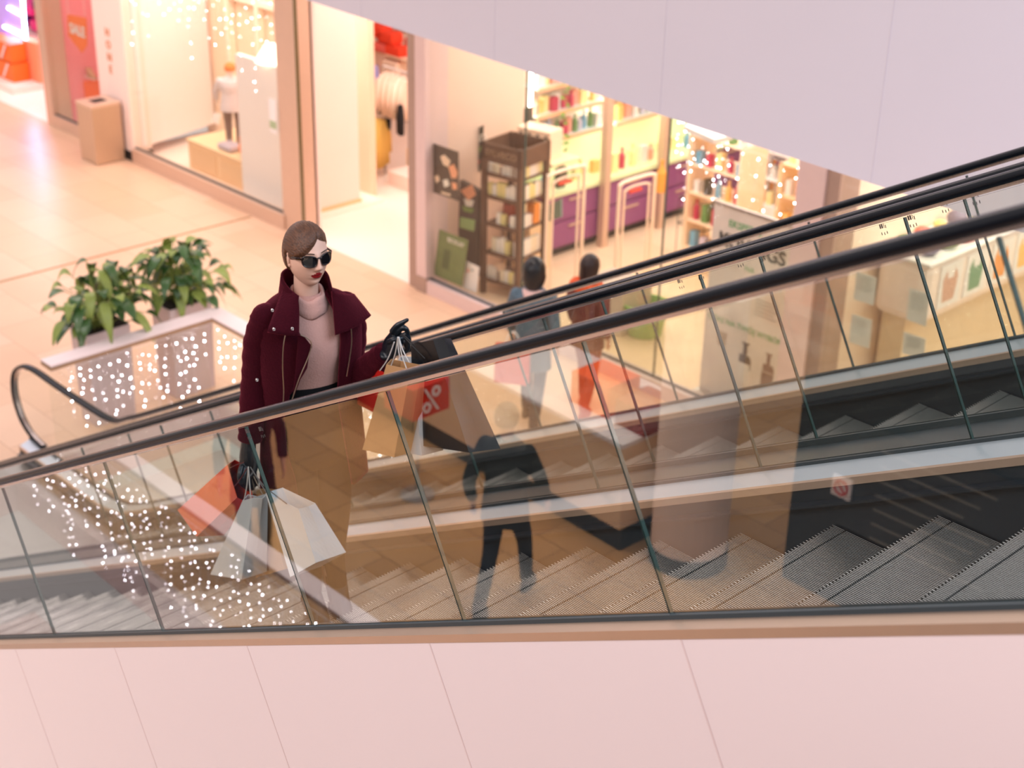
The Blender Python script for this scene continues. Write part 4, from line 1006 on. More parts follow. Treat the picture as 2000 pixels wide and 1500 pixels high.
for s in (1, -1): obj('toy_leg', stube(B(), [(.02, s * .07, .12), (.12, s * .1, .1), (.16, s * .11, .02)], .035), om, t, smooth=True)
t = obj('cushion', box(B(), -18.2, -17.85, 11.5, 11.74, .485, .58, bev=.04), mat('lilac grey cushion', (186, 176, 186), .9)); tag(t, 'lilac grey folded cushion lying in front of the mannequin', 'cushion')
t = obj('price_card', ngon_prism(B(), [at(u, v, Y=11.9) for u, v in ((412, 236), (418, 220), (432, 224), (426, 244))], (0, .01, 0)), M_['white']); tag(t, 'white card pinned low behind the mannequin', 'card')
t = thing('wall_lamp', 'white shaded lamp above the tall white screen', 'lamp', (-16.75, 11.55, 2.03)); obj('lamp_shade', lathe(B(), [(.10, .22), (.24, .0), (.23, 0), (.09, .21)]), mat('glowing shade', (255, 240, 225), .6, emit=1.6), t); obj('lamp_foot', lathe(B(), [(.05, -.01), (.05, .05)]), M_['white'], t)
t = thing('notice', 'small green and white notice sticker at the right edge of the fashion window', 'notice', (-16.0, 11.04, 1.5), world=True)
obj('notice_sheet', box(B(), -16.12, -15.96, 11.02, 11.028, 1.3, 1.75), M_['white'], t); obj('green_band', box(B(), -16.11, -15.97, 11.014, 11.02, 1.36, 1.46), mat('sage print', (170, 190, 150), .6), t)
icicles('curtain of white string lights across the top of the fashion shop window', (-19.7, 11.12, 0), (-16.0, 11.12, 0), 24, 1.6, 0, zt=3.3, dens=.2)
# --- inside the fashion shop: rails of clothes
GAR = {}
def garment(label, p, w_, h_, m, az=0, group=None):
    key = (round(w_, 2), round(h_, 2), m.name)
    if key in GAR: return dup(GAR[key], p, az, label, group)
    t = thing('hanging_garment', label, 'garment', p, az, group); GAR[key] = t
    bm = B(); rings = []
    for u, a, b in ((-h_, w_ * .50, .05), (-h_ * .6, w_ * .46, .055), (-.18, w_ * .43, .05), (-.06, w_ * .45, .04), (-.01, w_ * .22, .03), (.0, w_ * .12, .025)):
        rings.append([(b * math.cos(q) * (1 + .25 * math.sin(5 * q + u * 3)), a * math.sin(q) * (1 + .04 * math.sin(9 * q)), u) for q in [2 * PI * i / 24 for i in range(24)]])
    loft(bm, rings)
    for s in (1, -1):
        tube(bm, [(0, s * w_ * .38, -.05), (0, s * w_ * .52, -.3), (.01, s * w_ * .54, -min(h_ * .8, .55))], [.045, .04, .035], 10)
    obj('cloth', bm, m, t, smooth=True)
    obj('hanger_hook', stube(B(), [(0, 0, -.01), (0, 0, .05), (0, .02, .075), (0, 0, .09)], .004, 4, seg=6), M_['steel'], t)
    return t
def rail(label, a, b):
    a = Vector(a); b = Vector(b); t = thing('clothes_rail', label, 'clothes rail', (a.x, a.y, 0), world=True)
    obj('rail_bar', tube(B(), [a, b], .014, 8), M_['steel'], t)
    for p in (a, b): obj('upright', tube(B(), [p, Vector((p.x, p.y, 0.002))], .014, 8), M_['steel'], t)
ym = mat('mustard wool', (226, 186, 96), .9, var=.1, scale=20); tm = mat('taupe cloth', (190, 156, 130), .9); bgm = mat('striped beige shirt', (240, 212, 190), .9, var=.12, scale=30); bkm = mat('black cloth', (22, 20, 22), .9); vm = mat('lavender blue cloth', (150, 146, 200), .9); lm = mat('lime cloth', (196, 196, 70), .9); om2 = mat('vermilion cloth', (240, 70, 40), .9, var=.1); pkm = mat('cream cloth', (250, 228, 206), .9)
g0 = at(704, 226, Y=13.0); g1 = at(752, 236, Y=13.55)
rail('steel clothes rail with mustard coats inside the fashion shop doorway', g0 + Vector((0, 0, .09)), g1 + Vector((0, 0, .09)))
for i, mm in enumerate((tm, ym, tm, ym, ym, ym)):
    garment(('taupe coat hanging among the mustard coats', 'mustard coat hanging on the low rail in the doorway')[mm is ym], g0.lerp(g1, i / 6 + .05), .46, .68, mm, .5, ('mustard coats on the low rail', 'taupe coats on the low rail')[mm is tm])
g2 = at(748, 140, Y=13.6); g3 = at(800, 156, Y=13.9)
rail('steel clothes rail with beige shirts deeper in the fashion shop', g2 + Vector((0, 0, .09)), g3 + Vector((0, 0, .09)))
for i, mm in enumerate((bgm, bgm, bgm, pkm, bgm)):
    garment({'striped beige shirt': 'striped beige shirt on the deeper clothes rail', 'cream cloth': 'cream shirt on the deeper clothes rail'}[mm.name], g2.lerp(g3, i / 5 + .08), .48, .58, mm, .35, 'beige shirts on the deeper rail' if mm is bgm else None)
for i, (mm, u, v, h_, lab) in enumerate(((vm, 733, 128, .6, 'lavender blue dress beside the lime scarf'), (lm, 722, 158, .42, 'lime green scarf hanging before the lavender dress'), (bkm, 713, 150, .62, 'long black garment behind the lime scarf'), (pkm, 706, 45, .8, 'cream cardigan hanging high by the doorway edge'), (bkm, 756, 200, .38, 'black trousers under the beige shirts'), (bkm, 782, 205, .42, 'black trousers nearest the steel door column'))):
    garment(lab, at(u, v, Y=14.0 - .08 * i), (.34, .2, .3, .5, .3, .3)[i], h_, mm, .9)
t = thing('clothes_shelf', 'cream shelf with red and orange folded clothes high in the fashion shop', 'shelf', (-15.6, 15.6, 0), world=True)
for z in (1.2, 1.75, 2.3, 2.85): obj('board', box(B(), -20.2, -13.7, 15.5, 15.9, z, z + .03), M_['wall'], t)
obj('back_panel', box(B(), -20.2, -13.7, 15.9, 15.95, 0, 3.6), M_['wallpink'], t)
cols_ = [om2, pkm, bkm, bgm, om2, mat('coral cloth', (240, 110, 100), .9), vm, ym]
fold0 = None
for z in (1.23, 1.78, 2.33, 2.88):
    for i in range(9):
        mm = cols_[R.randrange(len(cols_))] if z < 2.3 else cols_[(0, 4, 5, 1)[i % 4]]
        hh = R.uniform(.12, .3); o = obj('folded_clothes', box(B(), -.15, .15, -.13, .13, 0, hh, bev=.025), mm); o.location = (-19.4 + i * .37, 15.68, z)
        tag(o, 'folded %s stack on the cream shelf' % mm.name.replace(' cloth', '').replace(' wool', ''), 'clothes', 'folded %s stacks' % mm.name)
for i, (u, v, mm) in enumerate(((742, 60, om2), (762, 72, om2), (752, 95, mat('coral cloth', (240, 110, 100), .9)), (776, 100, om2), (770, 128, pkm))):
    p = at(u, v, Y=14.9); o = obj('folded_clothes', box(B(), -.2, .2, -.12, .12, -.1, .1, bev=.05), mm); o.location = p; tag(o, ('vermilion', 'vermilion', 'coral', 'vermilion', 'cream')[i] + ' jumper displayed on the high cream board in the doorway', 'clothes', 'jumpers on the high display')
tb('display_board', 'cream high display board carrying jumpers inside the doorway', 'shelf', -19.6, -17.2, 14.78, 15.02, 1.30, 1.34, kraftw)
for i, (x, z) in enumerate(((-16.6, .35), (-16.3, .2))):
    tb('display_bench', ('cream display bench below the beige shirts', 'lower pink display bench by the door column')[i], 'bench', x - .2, x + .9, 13.9 + i * -.6, 14.35 + i * -.6, 0.002, z, (kraftw, M_['wallpink'])[i])

# --- shoe shop on the far left
ledm = mat('blue white neon', (190, 205, 255), .3, emit=14)
t = thing('neon_display', 'tall purple display with blue white neon edges in the far left shoe shop', 'display', (-27, 13.3, 0), world=True)
def rod(pts, r=.025): return tube(B(), pts, r, 8)
pz = lambda u, v, y=11.95: at(u, v, Y=y)
obj('purple_panel', ngon_prism(B(), [pz(-40, -60, 11.97), pz(40, -60, 11.97), pz(52, 97, 11.97), pz(10, 85, 11.97), pz(-40, 60, 11.97)], (0, .03, 0)), mat('purple panel with added glow', (176, 150, 226), .4, emit=.25), t)  # faint glow added to the colour; the panel itself is no lamp
for a, b in (((40, -60), (52, 102)), ((16, 15), (44, 30)), ((8, 52), (46, 70)), ((22, 78), (50, 94))): obj('neon_tube', rod([pz(*a), pz(*b)], .02 if a[0] < 40 else .028), ledm, t)
for i, (u, v, c) in enumerate(((60, 20, (240, 60, 150)), (72, 50, (236, 40, 130)), (60, 75, (60, 30, 80)), (78, 12, (90, 40, 70)), (66, 100, (220, 60, 120)), (84, 85, (90, 30, 50)), (52, 40, (50, 30, 110)), (74, 78, (250, 80, 150)))):
    o = obj('shoe_display', box(B(), -.16, .16, -.1, .1, -.1, .12, bev=.06), mat('shoe colour %d' % i, c, .4)); o.location = pz(u, v, 13.9); tag(o, ('pink', 'magenta', 'dark violet', 'plum', 'rose', 'maroon', 'indigo', 'bright pink')[i] + ' shoes on the magenta wall of the far left shop', 'shoes')
tb('display_backing', 'magenta board behind the neon display in the shoe shop', 'board', -29, -22.6, 14.1, 14.2, 0.0, 4, MATS['magenta shoe wall'])
orm = mat('sale orange', (250, 120, 40), .5); 
t = thing('shoe_box_stack', 'orange sale box display with white stripes on a white plinth, at the left photo edge', 'display', (-25.2, 11.8, 0), world=True)
obj('plinth', box(B(), -26.6, -24.35, 11.4, 12.0, 0.002, .11), M_['wallpink'], t)
obj('orange_box', box(B(), -26.0, -24.68, 11.6, 11.9, .11, .42), orm, t); obj('orange_box', box(B(), -26.0, -24.72, 11.62, 11.9, .44, .76), orm, t)
for z in (.11, .44): obj('white_stripe', ngon_prism(B(), [(-25.1, 11.598, z + .03), (-25.04, 11.598, z + .03), (-24.82, 11.598, z + .3), (-24.88, 11.598, z + .3)], (0, -.006, 0)), M_['white'], t)
tb('partition_panel', 'salmon coloured partition between the neon display and the shop aisle', 'partition', -24.9, -24.35, 11.92, 12.1, .112, .80, mat('salmon laminate', (240, 160, 120), .5))
t = thing('sale_banner', 'orange hanging SALE pennant in the shoe shop window', 'banner', at(150, 90, Y=11.3), world=True)
obj('pennant', ngon_prism(B(), [at(u, v, Y=11.3) for u, v in ((131, 28), (168, 35), (170, 88), (160, 104), (133, 70))], (0, .01, 0)), orm, t)
for u in (134, 166): obj('hanging_cord', tube(B(), [at(u, 32, Y=11.305), at(u, 32, Y=11.305) + Vector((0, 0, 2.3))], .004, 6), M_['wire'], t)
text('sale_lettering', 'SALE', .22, M_['white'], t, at(151, 60, Y=11.29), facing((0, -1, 0)), .004, bold=.006)
for i, (u, v, w_, h_, mm, lab) in enumerate(((172, 172, .3, .3, orm, 'orange shoe box on the white steps in the shoe window'), (146, 205, .3, .34, orm, 'orange shoe box on the lower white step in the shoe window'))):
    p = at(u, v, Y=11.75); o = obj('shoe_box', box(B(), -w_ / 2, w_ / 2, -.12, .12, -h_ / 2, h_ / 2), mm); o.location = p; tag(o, lab, 'box')
t = thing('display_steps', 'white display steps in the shoe shop window', 'steps', (-21.4, 12.1, 0), world=True)
for i in range(3): obj('step_block', box(B(), -22.1 + i * .5, -20.7, 11.5 + i * .2, 12.6, .02, .3 + i * .5), mat('cream step', (255, 236, 214), .5), t)
for i, (u, v) in enumerate(((176, 150), (142, 180), (158, 148))):
    p = at(u, v, Y=11.7 + .05 * i); t = thing('shoe', ('tan lace up shoe on the orange box', 'brown ankle boot on the lower orange box', 'white trainer on the display steps')[i], 'shoe', p); mm = mat('shoe leather %d' % i, ((200, 150, 110), (150, 90, 50), (240, 230, 225))[i], .5)
    bm = B(); loft(bm, [[(.05 + rx * math.cos(q) - sh, ry * math.sin(q), z) for q in [2 * PI * k / 14 for k in range(14)]] for rx, ry, z, sh in ((.14, .05, .0, 0), (.14, .05, .03, 0), (.10, .045, .08, .03), (.055, .045, .14, .08))]); obj('upper', bm, mm, t, smooth=True); obj('sole', box(B(), -.1, .18, -.045, .045, -.015, .0), M_['white'], t)

# --- health shop: posters at the left
def board(name, label, cat, pts, y, th, m):
    t = thing(name, label, cat, at(*pts[-1], Y=y), world=True); obj('panel', ngon_prism(B(), [at(u, v, Y=y) for u, v in pts], (0, th, 0)), m, t); return t
def blob(t, pts, y, m, name='printed_shape'): obj(name, ngon_prism(B(), [at(u, v, Y=y) for u, v in pts], (0, -.002, 0)), m, t)
dkb = mat('dark brown print', (74, 60, 48), .4); crm = mat('cream print', (244, 216, 188), .5); grn = mat('green print', (120, 150, 70), .5); orp = mat('peach print', (240, 170, 130), .5); wtp = mat('white print', (240, 236, 224), .5)
t = board('poster', 'dark brown poster with cream and peach soap shapes behind the health shop glass', 'poster', ((846, 280), (895, 297), (896, 393), (847, 376)), 11.12, .008, dkb)
blob(t, ((860, 306), (868, 302), (880, 314), (876, 326), (866, 322)), 11.119, crm); blob(t, ((876, 326), (886, 320), (894, 336), (892, 348), (882, 348)), 11.119, orp); blob(t, ((849, 344), (856, 342), (859, 352), (852, 358)), 11.119, crm); blob(t, ((865, 352), (874, 350), (878, 362), (868, 366)), 11.119, wtp); blob(t, ((882, 356), (892, 358), (893, 370), (884, 370)), 11.119, orp); blob(t, ((862, 374), (880, 379), (880, 383), (862, 378)), 11.119, crm, 'caption')
t = board('poster', 'tall dark poster with green leaf and white script at the top, beside the beige partition', 'poster', ((906, 268), (944, 244), (940, 330), (900, 380)), 12.0, .01, mat('olive black print', (60, 62, 44), .4))
tw = text('lettering', 'Natura', .17, wtp, t, at(926, 272, Y=11.985), facing((0, -1, 0)) @ Matrix.Rotation(.45, 3, 'Z'), .002)
blob(t, ((905, 318), (925, 296), (942, 284), (938, 296), (918, 312)), 11.999, grn); blob(t, ((912, 330), (938, 312), (936, 320), (914, 340)), 11.999, mat('tomato print', (220, 90, 60), .5))
t = board('display_totem', 'tall black totem with bowl and leaf pictures left of the brown rack', 'display', ((898, 352), (934, 372), (930, 542), (893, 525)), 11.55, .06, dkb)
blob(t, ((900, 372), (922, 360), (930, 380), (915, 392)), 11.549, orp); blob(t, ((906, 388), (926, 392), (922, 404), (910, 402)), 11.549, wtp, 'bowl_print'); blob(t, ((903, 402), (926, 408), (922, 416), (906, 412)), 11.549, grn); blob(t, ((899, 424), (928, 430), (926, 452), (898, 444)), 11.549, mat('mint note print', (160, 190, 120), .5), 'note_print')
t = board('poster', 'green botanical poster leaning on the glass at the shop corner', 'poster', ((858, 448), (914, 470), (902, 560), (847, 536)), 11.14, .008, mat('moss print', (104, 124, 72), .45, var=.3, scale=6))
tw = text('lettering', 'BIOKAP', .085, wtp, t, at(890, 474, Y=11.13), facing((0, -1, 0)), .002); blob(t, ((868, 486), (880, 490), (876, 528), (862, 522)), 11.139, mat('deep moss print', (70, 90, 50), .5))
t = board('card', 'small white card with a face drawing beside the green botanical poster', 'card', ((911, 510), (936, 522), (930, 572), (904, 562)), 11.2, .006, M_['white'])
for u, v, mm in ((915, 526, orp), (922, 528, mat('teal dot print', (60, 120, 110), .5)), (914, 530, mat('tomato print', (220, 90, 60), .5))): blob(t, ((u - 2, v - 2), (u + 2, v - 1), (u + 2, v + 2), (u - 2, v + 1)), 11.199, mm, 'printed_dot')
# brown product rack
rk = mat('brown stained rack', (96, 66, 44), .55, var=.1); RZ = .16
t = thing('product_rack', 'tall brown four sided product rack behind the health shop glass', 'rack', (-12.32, 11.86, 0), RZ)
for sx in (1, -1):
    for sy in (1, -1): obj('post', box(B(), sx * .26 - .03, sx * .26 + .03, sy * .26 - .03, sy * .26 + .03, 0, 1.9), rk, t)
LV = (.16, .52, .88, 1.22, 1.5)
for z in LV: obj('shelf', box(B(), -.26, .26, -.26, .26, z, z + .02), rk, t)
for i, (a, b, c, d_) in enumerate(((-.29, .29, -.29, -.27), (-.29, .29, .27, .29), (-.29, -.27, -.29, .29), (.27, .29, -.29, .29))): obj('header_board', box(B(), a, b, c, d_, 1.68, 1.9), rk, t)
text('lettering', 'SYLVECO', .11, mat('pale brown lettering', (170, 140, 110), .5), t, Vector((0, -.293, 1.79)), facing((0, -1, 0)), .002)
for z in LV: obj('shelf_lip', box(B(), -.24, .24, -.275, -.26, z, z + .05), rk, t)
RM = Matrix.Translation((-12.32, 11.86, 0)) @ Matrix.Rotation(RZ, 4, 'Z')
whitebox = [mat('white carton', (244, 238, 226), .5), mat('cream carton', (240, 226, 196), .5), mat('pale yellow carton', (236, 222, 150), .5)]
for li, z in enumerate(LV):
    lab = 'white product carton on shelf %s of the brown rack' % ('one, the lowest', 'two', 'three', 'four', 'five, the highest')[li]
    for side in (0, 1):
        for k in range(7):
            if R.random() < .1: continue
            hh = (.17, .2, .16, .18, .13)[li] * R.uniform(.85, 1.1); o = obj('product_carton', box(B(), -.028, .028, -.03, .03, 0, hh), whitebox[R.choice((0, 0, 0, 1, 2))])
            loc = Vector((-.20 + k * .066, -.20, z + .021)) if side == 0 else Vector((.20, -.18 + k * .062, z + .021))
            o.matrix_world = RM @ Matrix.Translation(loc); tag(o, lab, 'carton', 'cartons on rack shelf %d' % (li + 1))
for i, (x, y, z, c, lab) in enumerate(((.2, .1, .9, (230, 140, 50), 'orange carton on the side of the brown rack, middle shelf'), (.0, -.1, .9, (160, 70, 50), 'rust brown jar box on the middle shelf of the brown rack'))):
    o = obj('product_carton', box(B(), -.06, .06, -.05, .05, 0, .24), mat('carton tint %d' % i, c, .5)); o.matrix_world = RM @ Matrix.Translation((x, y, z + .02)); tag(o, lab, 'carton')
# back board and lattice box
t = thing('display_unit', 'dark display unit with rounded header behind the brown rack', 'display', (-12.75, 12.9, 0), world=True)
obj('header_panel', ngon_prism(B(), [at(u, v, Y=12.85) for u, v in ((960, 290), (962, 236), (970, 226), (1036, 208), (1036, 262))], (0, .05, 0)), mat('slate print', (92, 96, 88), .4), t)
obj('back', ngon_prism(B(), [at(u, v, Y=12.86) for u, v in ((950, 300), (1036, 262), (1036, 300), (950, 330))], (0, .05, 0)), dkb, t); obj('shelf', box(B(), -13.05, -12.2, 12.35, 12.85, 1.5, 1.53), oak, t); obj('lower_cabinet', box(B(), -13.05, -12.6, 12.4, 12.8, .002, .8), oak, t)
lat = thing('lattice_box', 'cream box with rows of round black holes on the shelf above the brown rack', 'box', (-12.6, 12.55, 1.53), .2)
obj('box_body', box(B(), -.26, .22, -.14, .14, 0, .34), crm, lat)
for k in range(12):
    h_ = lathe(B(), [(.022, 0), (.022, .004)], seg=12); bmesh.ops.transform(h_, matrix=Matrix.Translation((-.2 + (k % 4) * .12, -.14, .07 + (k // 4) * .1)) @ Matrix.Rotation(PI / 2, 4, 'X'), verts=h_.verts); obj('hole', h_, M_['black'], lat)
# purple drawer cabinets, green worktop, backlit green splashback
pur = mat('plum lacquer', (138, 70, 128), .4, var=.03); gtop = mat('pale green glass top', (222, 234, 186), .25)
t = obj('worktop', box(B(), -13.42, -12.74, 12.85, 19.2, .84, .89), gtop); tag(t, 'long pale green worktop over the plum drawer cabinets', 'worktop')
cab = None
for i in range(6):
    y0 = 12.88 + i * 1.05; lab = 'plum drawer cabinet under the green worktop, ' + ('nearest the shop window', 'second from the shop window', 'third from the shop window', 'fourth from the shop window', 'fifth from the shop window', 'farthest from the shop window')[i]
    if cab is None:
        cab = thing('drawer_cabinet', lab, 'cabinet', (-13.08, y0, 0), 0, 'plum drawer cabinets')
        obj('carcass', box(B(), -.3, .28, 0, 1.03, .12, .84), pur, cab); obj('plinth', box(B(), -.3, .22, .03, 1.0, 0.002, .12), M_['black'], cab)
        for z in (.15, .50):
            d_ = obj('drawer', box(B(), .28, .305, .01, 1.02, z, z + .32, bev=.004), pur, cab); obj('handle', box(B(), .305, .325, .38, .66, z + .24, z + .26), M_['frame'], d_)
    else: dup(cab, (-13.08, y0, 0), label=lab)
o = obj('splashback', box(B(), -13.446, -13.42, 12.9, 19.2, .89, 1.45), mat('lit green splashback', (232, 238, 190), .4, emit=.3)); tag(o, 'lit yellow green splashback along the wall above the worktop', 'splashback')
# glass wall shelves with products
pc = [((236, 232, 228), 'white'), ((248, 200, 120), 'amber'), ((120, 176, 206), 'sky blue'), ((196, 60, 90), 'raspberry'), ((110, 150, 90), 'leaf green'), ((240, 170, 150), 'salmon'), ((80, 74, 60), 'dark brown'), ((206, 200, 220), 'lilac'), ((250, 236, 170), 'lemon')]
protos = []
for i, (c, nm) in enumerate(pc):
    o = obj('product_bottle', lathe(B(), [(.034, 0), (.036, .01), (.036, .12), (.014, .15), (.014, .17), (.018, .17), (.018, .19)], seg=10), mat(nm + ' bottle', c, .35)); protos.append(o); tag(o, nm + ' bottle on the wall shelves', 'bottle')
    o = obj('product_box', box(B(), -.035, .035, -.045, .045, 0, .16), mat(nm + ' carton2', c, .5)); protos.append(o); tag(o, nm + ' carton on the wall shelves', 'carton')
used = set()
def product(loc, where, sc=1):
    k = R.randrange(len(protos)); p = protos[k]; o = p if k not in used else p.copy()
    if k in used: C.objects.link(o)
    used.add(k); o.location = loc; o.scale = (sc, sc, sc * R.uniform(.8, 1.35)); nm = pc[k // 2][1]; kind_ = ('bottle', 'carton')[k % 2]
    o['label'] = '%s %s %s' % (nm, kind_, where); o['group'] = '%s %ss %s' % (nm, kind_, where)
oedge = mat('orange shelf strip', (250, 190, 150), .5); tub = mat('white light tube', (255, 252, 240), .4, emit=9)
bayn = ('in the wall bay nearest the window', 'in the middle wall bay', 'in the far wall bay')
for bay in range(3):
    y0 = 12.95 + bay * 1.45; t = thing('wall_shelving', 'glass wall shelving with orange strips, ' + bayn[bay], 'shelving', (-13.3, y0, 0), world=True)
    for z in (1.45, 1.8, 2.15, 2.5, 2.85):
        obj('glass_shelf', box(B(), -13.44, -13.08, y0, y0 + 1.3, z, z + .012), mat('milky glass', (226, 236, 228), .2), t)
        obj('shelf_strip', box(B(), -13.08, -13.065, y0, y0 + 1.3, z - .02, z + .03), oedge, t)
        for k in range(12): product((-13.22 + R.uniform(-.06, .04), y0 + .07 + k * .105, z + .013), bayn[bay], 1.1)
    for y in (y0 - .04, y0 + 1.33): obj('light_tube', box(B(), -13.2, -13.17, y, y + .03, 1.4, 3.2), tub, t)
for k in range(24):
    product((-12.98 + R.uniform(-.16, .12), 13.02 + k * .2, .891), 'on the green worktop', 1.2)
for (y, lab) in ((13.78, 'nearer'), (14.9, 'farther')):
    tb('steel_post', '%s of two slim beige posts in front of the plum cabinets' % lab, 'post', -12.74, -12.64, y, y + .1, 0.002, 4.2, M_['frame'])
ot = obj('leaf_garland', B(), green2); bm = B()
for k in range(60):
    z = 1.2 + k * .035; leaf(bm, (-12.98, 13.35 + .05 * math.sin(k), z), (R.uniform(-1, 1), R.uniform(-1, 1), .4), .12, .028, .5, 0)
bm.to_mesh(ot.data); tag(ot, 'hanging green leaf garland in front of the glass wall shelves', 'garland')
ot.data.materials.clear(); ot.data.materials.append(mat('garland leaf green', (120, 160, 60), .5, var=.2))
# security gates
def gate(label, a, b, ztop):
    a = Vector(a); b = Vector(b); t = thing('security_gate', label, 'security gate', (a.x, a.y, 0), world=True); up = Vector((0, 0, 1)); d_ = (b - a).normalized()
    for o_, rr in ((0, .022), (.09, .014)):
        A = a + d_ * o_; Bq = b - d_ * o_; zt = ztop - o_
        obj('hoop', tube(B(), catmull([A, A + up * (zt - .15), A + up * (zt - .03) + d_ * .02, A + up * zt + d_ * .12, Bq + up * zt - d_ * .12, Bq + up * (zt - .03) - d_ * .02, Bq + up * (zt - .15), Bq], 5), rr, 8), mat('cream gate', (252, 226, 200), .35), t, smooth=True)
    obj('alarm_lamp', hexa(B(), [a + d_ * .18 + up * (ztop - .16) + Vector((dx, dy, 0)) for dx, dy in ((-.02, 0), (.02, 0), (.02, .2), (-.02, .2))], [a + d_ * .18 + up * (ztop - .13) + Vector((dx, dy, 0)) for dx, dy in ((-.02, 0), (.02, 0), (.02, .2), (-.02, .2))]), mat('red alarm lamp', (230, 70, 40), .4), t)
ga = at(1198, 590, Z=0); gate('cream security hoop standing free on the honey floor', (ga.x, ga.y, 0), (ga.x, ga.y + .62, 0), 1.5)
ga = at(1062, 610, Z=0); gate('cream security hoop by the door beside the brown rack', (ga.x, ga.y, 0), (ga.x, ga.y + .60, 0), 1.7)
t = thing('counter_sign', 'teal square sign standing at the end of the green worktop', 'sign', (-12.8, 12.75, .89), world=True)
obj('panel', ngon_prism(B(), [at(u, v, Y=12.7) for u, v in ((1068, 402), (1096, 388), (1096, 424), (1068, 434))], (0, .02, 0)), mat('teal board', (130, 166, 156), .5), t)
# centre: islands, baskets, table, banner
def island(label, x, y, w_, dp, h_, m, n=4, where=None):
    t = thing('display_island', label, 'display', (x, y, 0)); obj('base', box(B(), -w_ / 2, w_ / 2, -dp / 2, dp / 2, .002, .3), m, t)
    for s in (1, -1): obj('side', box(B(), s * w_ / 2 - .02, s * w_ / 2 + .02, -dp / 2, dp / 2, .3, h_), m, t)
    for k in range(n):
        z = .3 + (h_ - .3) * (k + 1) / n; obj('shelf', box(B(), -w_ / 2, w_ / 2, -dp / 2, dp / 2, z - .02, z), m, t)
    for k in range(n + 1):
        z = .3 + (h_ - .3) * k / n + .001
        for j in range(int(w_ / .16)): product((x - w_ / 2 + .1 + j * .16, y - dp / 2 + .1, z), where, 1.1)
island('tall cream display island with glass bottles in the middle of the health shop', -11.1, 14.3, .8, .5, 1.75, kraftw, 4, 'on the tall cream island')
island('pale oak display island with amber goods right of the tall cream island', -10.1, 14.9, .9, .5, 1.5, oak, 3, 'on the pale oak island')
island('low yellow display island near the right column', -9.2, 15.8, 1.0, .6, 1.2, mat('yellow board', (252, 222, 130), .5), 3, 'on the low yellow island')
island('white display island behind the cream one', -11.6, 16.4, 1.2, .6, 1.8, M_['white'], 4, 'on the white back island')
o = obj('ceiling_board', ngon_prism(B(), [at(u, v, Z=2.5) for u, v in ((1336, 255), (1352, 246), (1432, 272), (1396, 282))], (0, 0, .05)), M_['white']); tag(o, 'flat white board hanging over the tall cream island', 'board')
t = thing('fruit_table', 'small dark topped table with fruit and a green plant, near the right column', 'table', at(1525, 400, Z=.002)); 
obj('tabletop', box(B(), -.45, .45, -.3, .3, .74, .78), mat('plum brown top', (120, 90, 100), .4), t)
for sx in (1, -1):
    for sy in (1, -1): obj('leg', box(B(), sx * .38 - .025, sx * .38 + .025, sy * .24 - .025, sy * .24 + .025, 0, .74), mat('orange wood', (240, 170, 90), .5), t)
tl = t.location
for k in range(9): 
    o = obj('fruit', ball(B(), (0, 0, 0), .06, seg=10), mat(('peach fruit', 'apple fruit')[k % 2], ((250, 200, 150), (240, 190, 200))[k % 2], .5), smooth=True); o.location = tl + Vector((-.3 + (k % 5) * .14, -.1 + (k // 5) * .16, .84)); tag(o, ('peach coloured', 'pale pink')[k % 2] + ' fruit on the small dark topped table', 'fruit', ('peach', 'pink')[k % 2] + ' fruit on the table')
bm = B(); 
for k in range(22): leaf(bm, (0, 0, 0), (math.cos(k * 2.4), math.sin(k * 2.4), .8), .2, .035, .4, 0)
o = obj('table_plant', bm, green2); o.location = tl + Vector((.2, .15, .8)); tag(o, 'little green plant at the back of the fruit table', 'plant')
for i, (u, v) in enumerate(((1446, 400), (1292, 345))):
    p = at(u, v, Y=14.2); o = obj('bottle_cutout', lathe(B(), [(.06, -.2), (.06, .05), (.02, .14), (.02, .22)], seg=12), mat('orange bottle', (246, 170, 70), .5)); o.location = p; o.location = p if i == 0 else at(1292, 345, Z=1.1); tag(o, ('orange display bottle in front of the pale oak island', 'orange bottle at the edge of the green worktop')[i], 'bottle')
t = thing('wire_basket', 'dark wire basket stand in front of the cream display island', 'basket', at(1365, 500, Z=.002)); wr = mat('dark wire', (70, 70, 60), .5)
for z in (.45, .62, .8): obj('hoop', tube(B(), [(.22 * a, .22 * b, z) for a, b in ((-1, -1), (1, -1), (1, 1), (-1, 1), (-1, -1))], .008, 6), wr, t)
for k in range(16):
    a = -1 + 2 * (k % 4) / 3; x, y = ((a, -1), (1, a), (a, 1), (-1, a))[k // 4]; obj('wire', tube(B(), [(.22 * x, .22 * y, 0 if k % 4 in (0, 3) else .45), (.22 * x, .22 * y, .8)], .005, 5), wr, t)
obj('contents', lathe(B(), [(.2, .5), (.18, .72), (.05, .8)], seg=4), mat('dark goods', (60, 64, 66), .6), t)
icicles('white string lights hanging before the cream display island in the health shop', (-11.4, 13.6, 0), (-10.5, 13.6, 0), 9, 1.2, 0, zt=2.1, dens=.12)
icicles('white string lights hanging near the pale oak island in the health shop', (-10.3, 13.4, 0), (-8.0, 13.4, 0), 12, 1.4, 0, zt=2.0, dens=.22)
p = at(1258, 650, Z=.002)
t = thing('laundry_basket', 'green plastic basket on the honey floor inside the health shop', 'basket', (p.x, p.y, .002)); gb = mat('green plastic', (130, 176, 96), .5)
obj('basket_wall', lathe(B(), [(.20, 0), (.26, .36), (.275, .36), (.275, .38), (.25, .38), (.24, .34), (.18, .02)], seg=28), gb, t, smooth=False)
for s in (1, -1): obj('handle', stube(B(), [(s * .24, -.08, .36), (s * .30, -.06, .44), (s * .30, .06, .44), (s * .24, .08, .36)], .012, 5), gb, t)
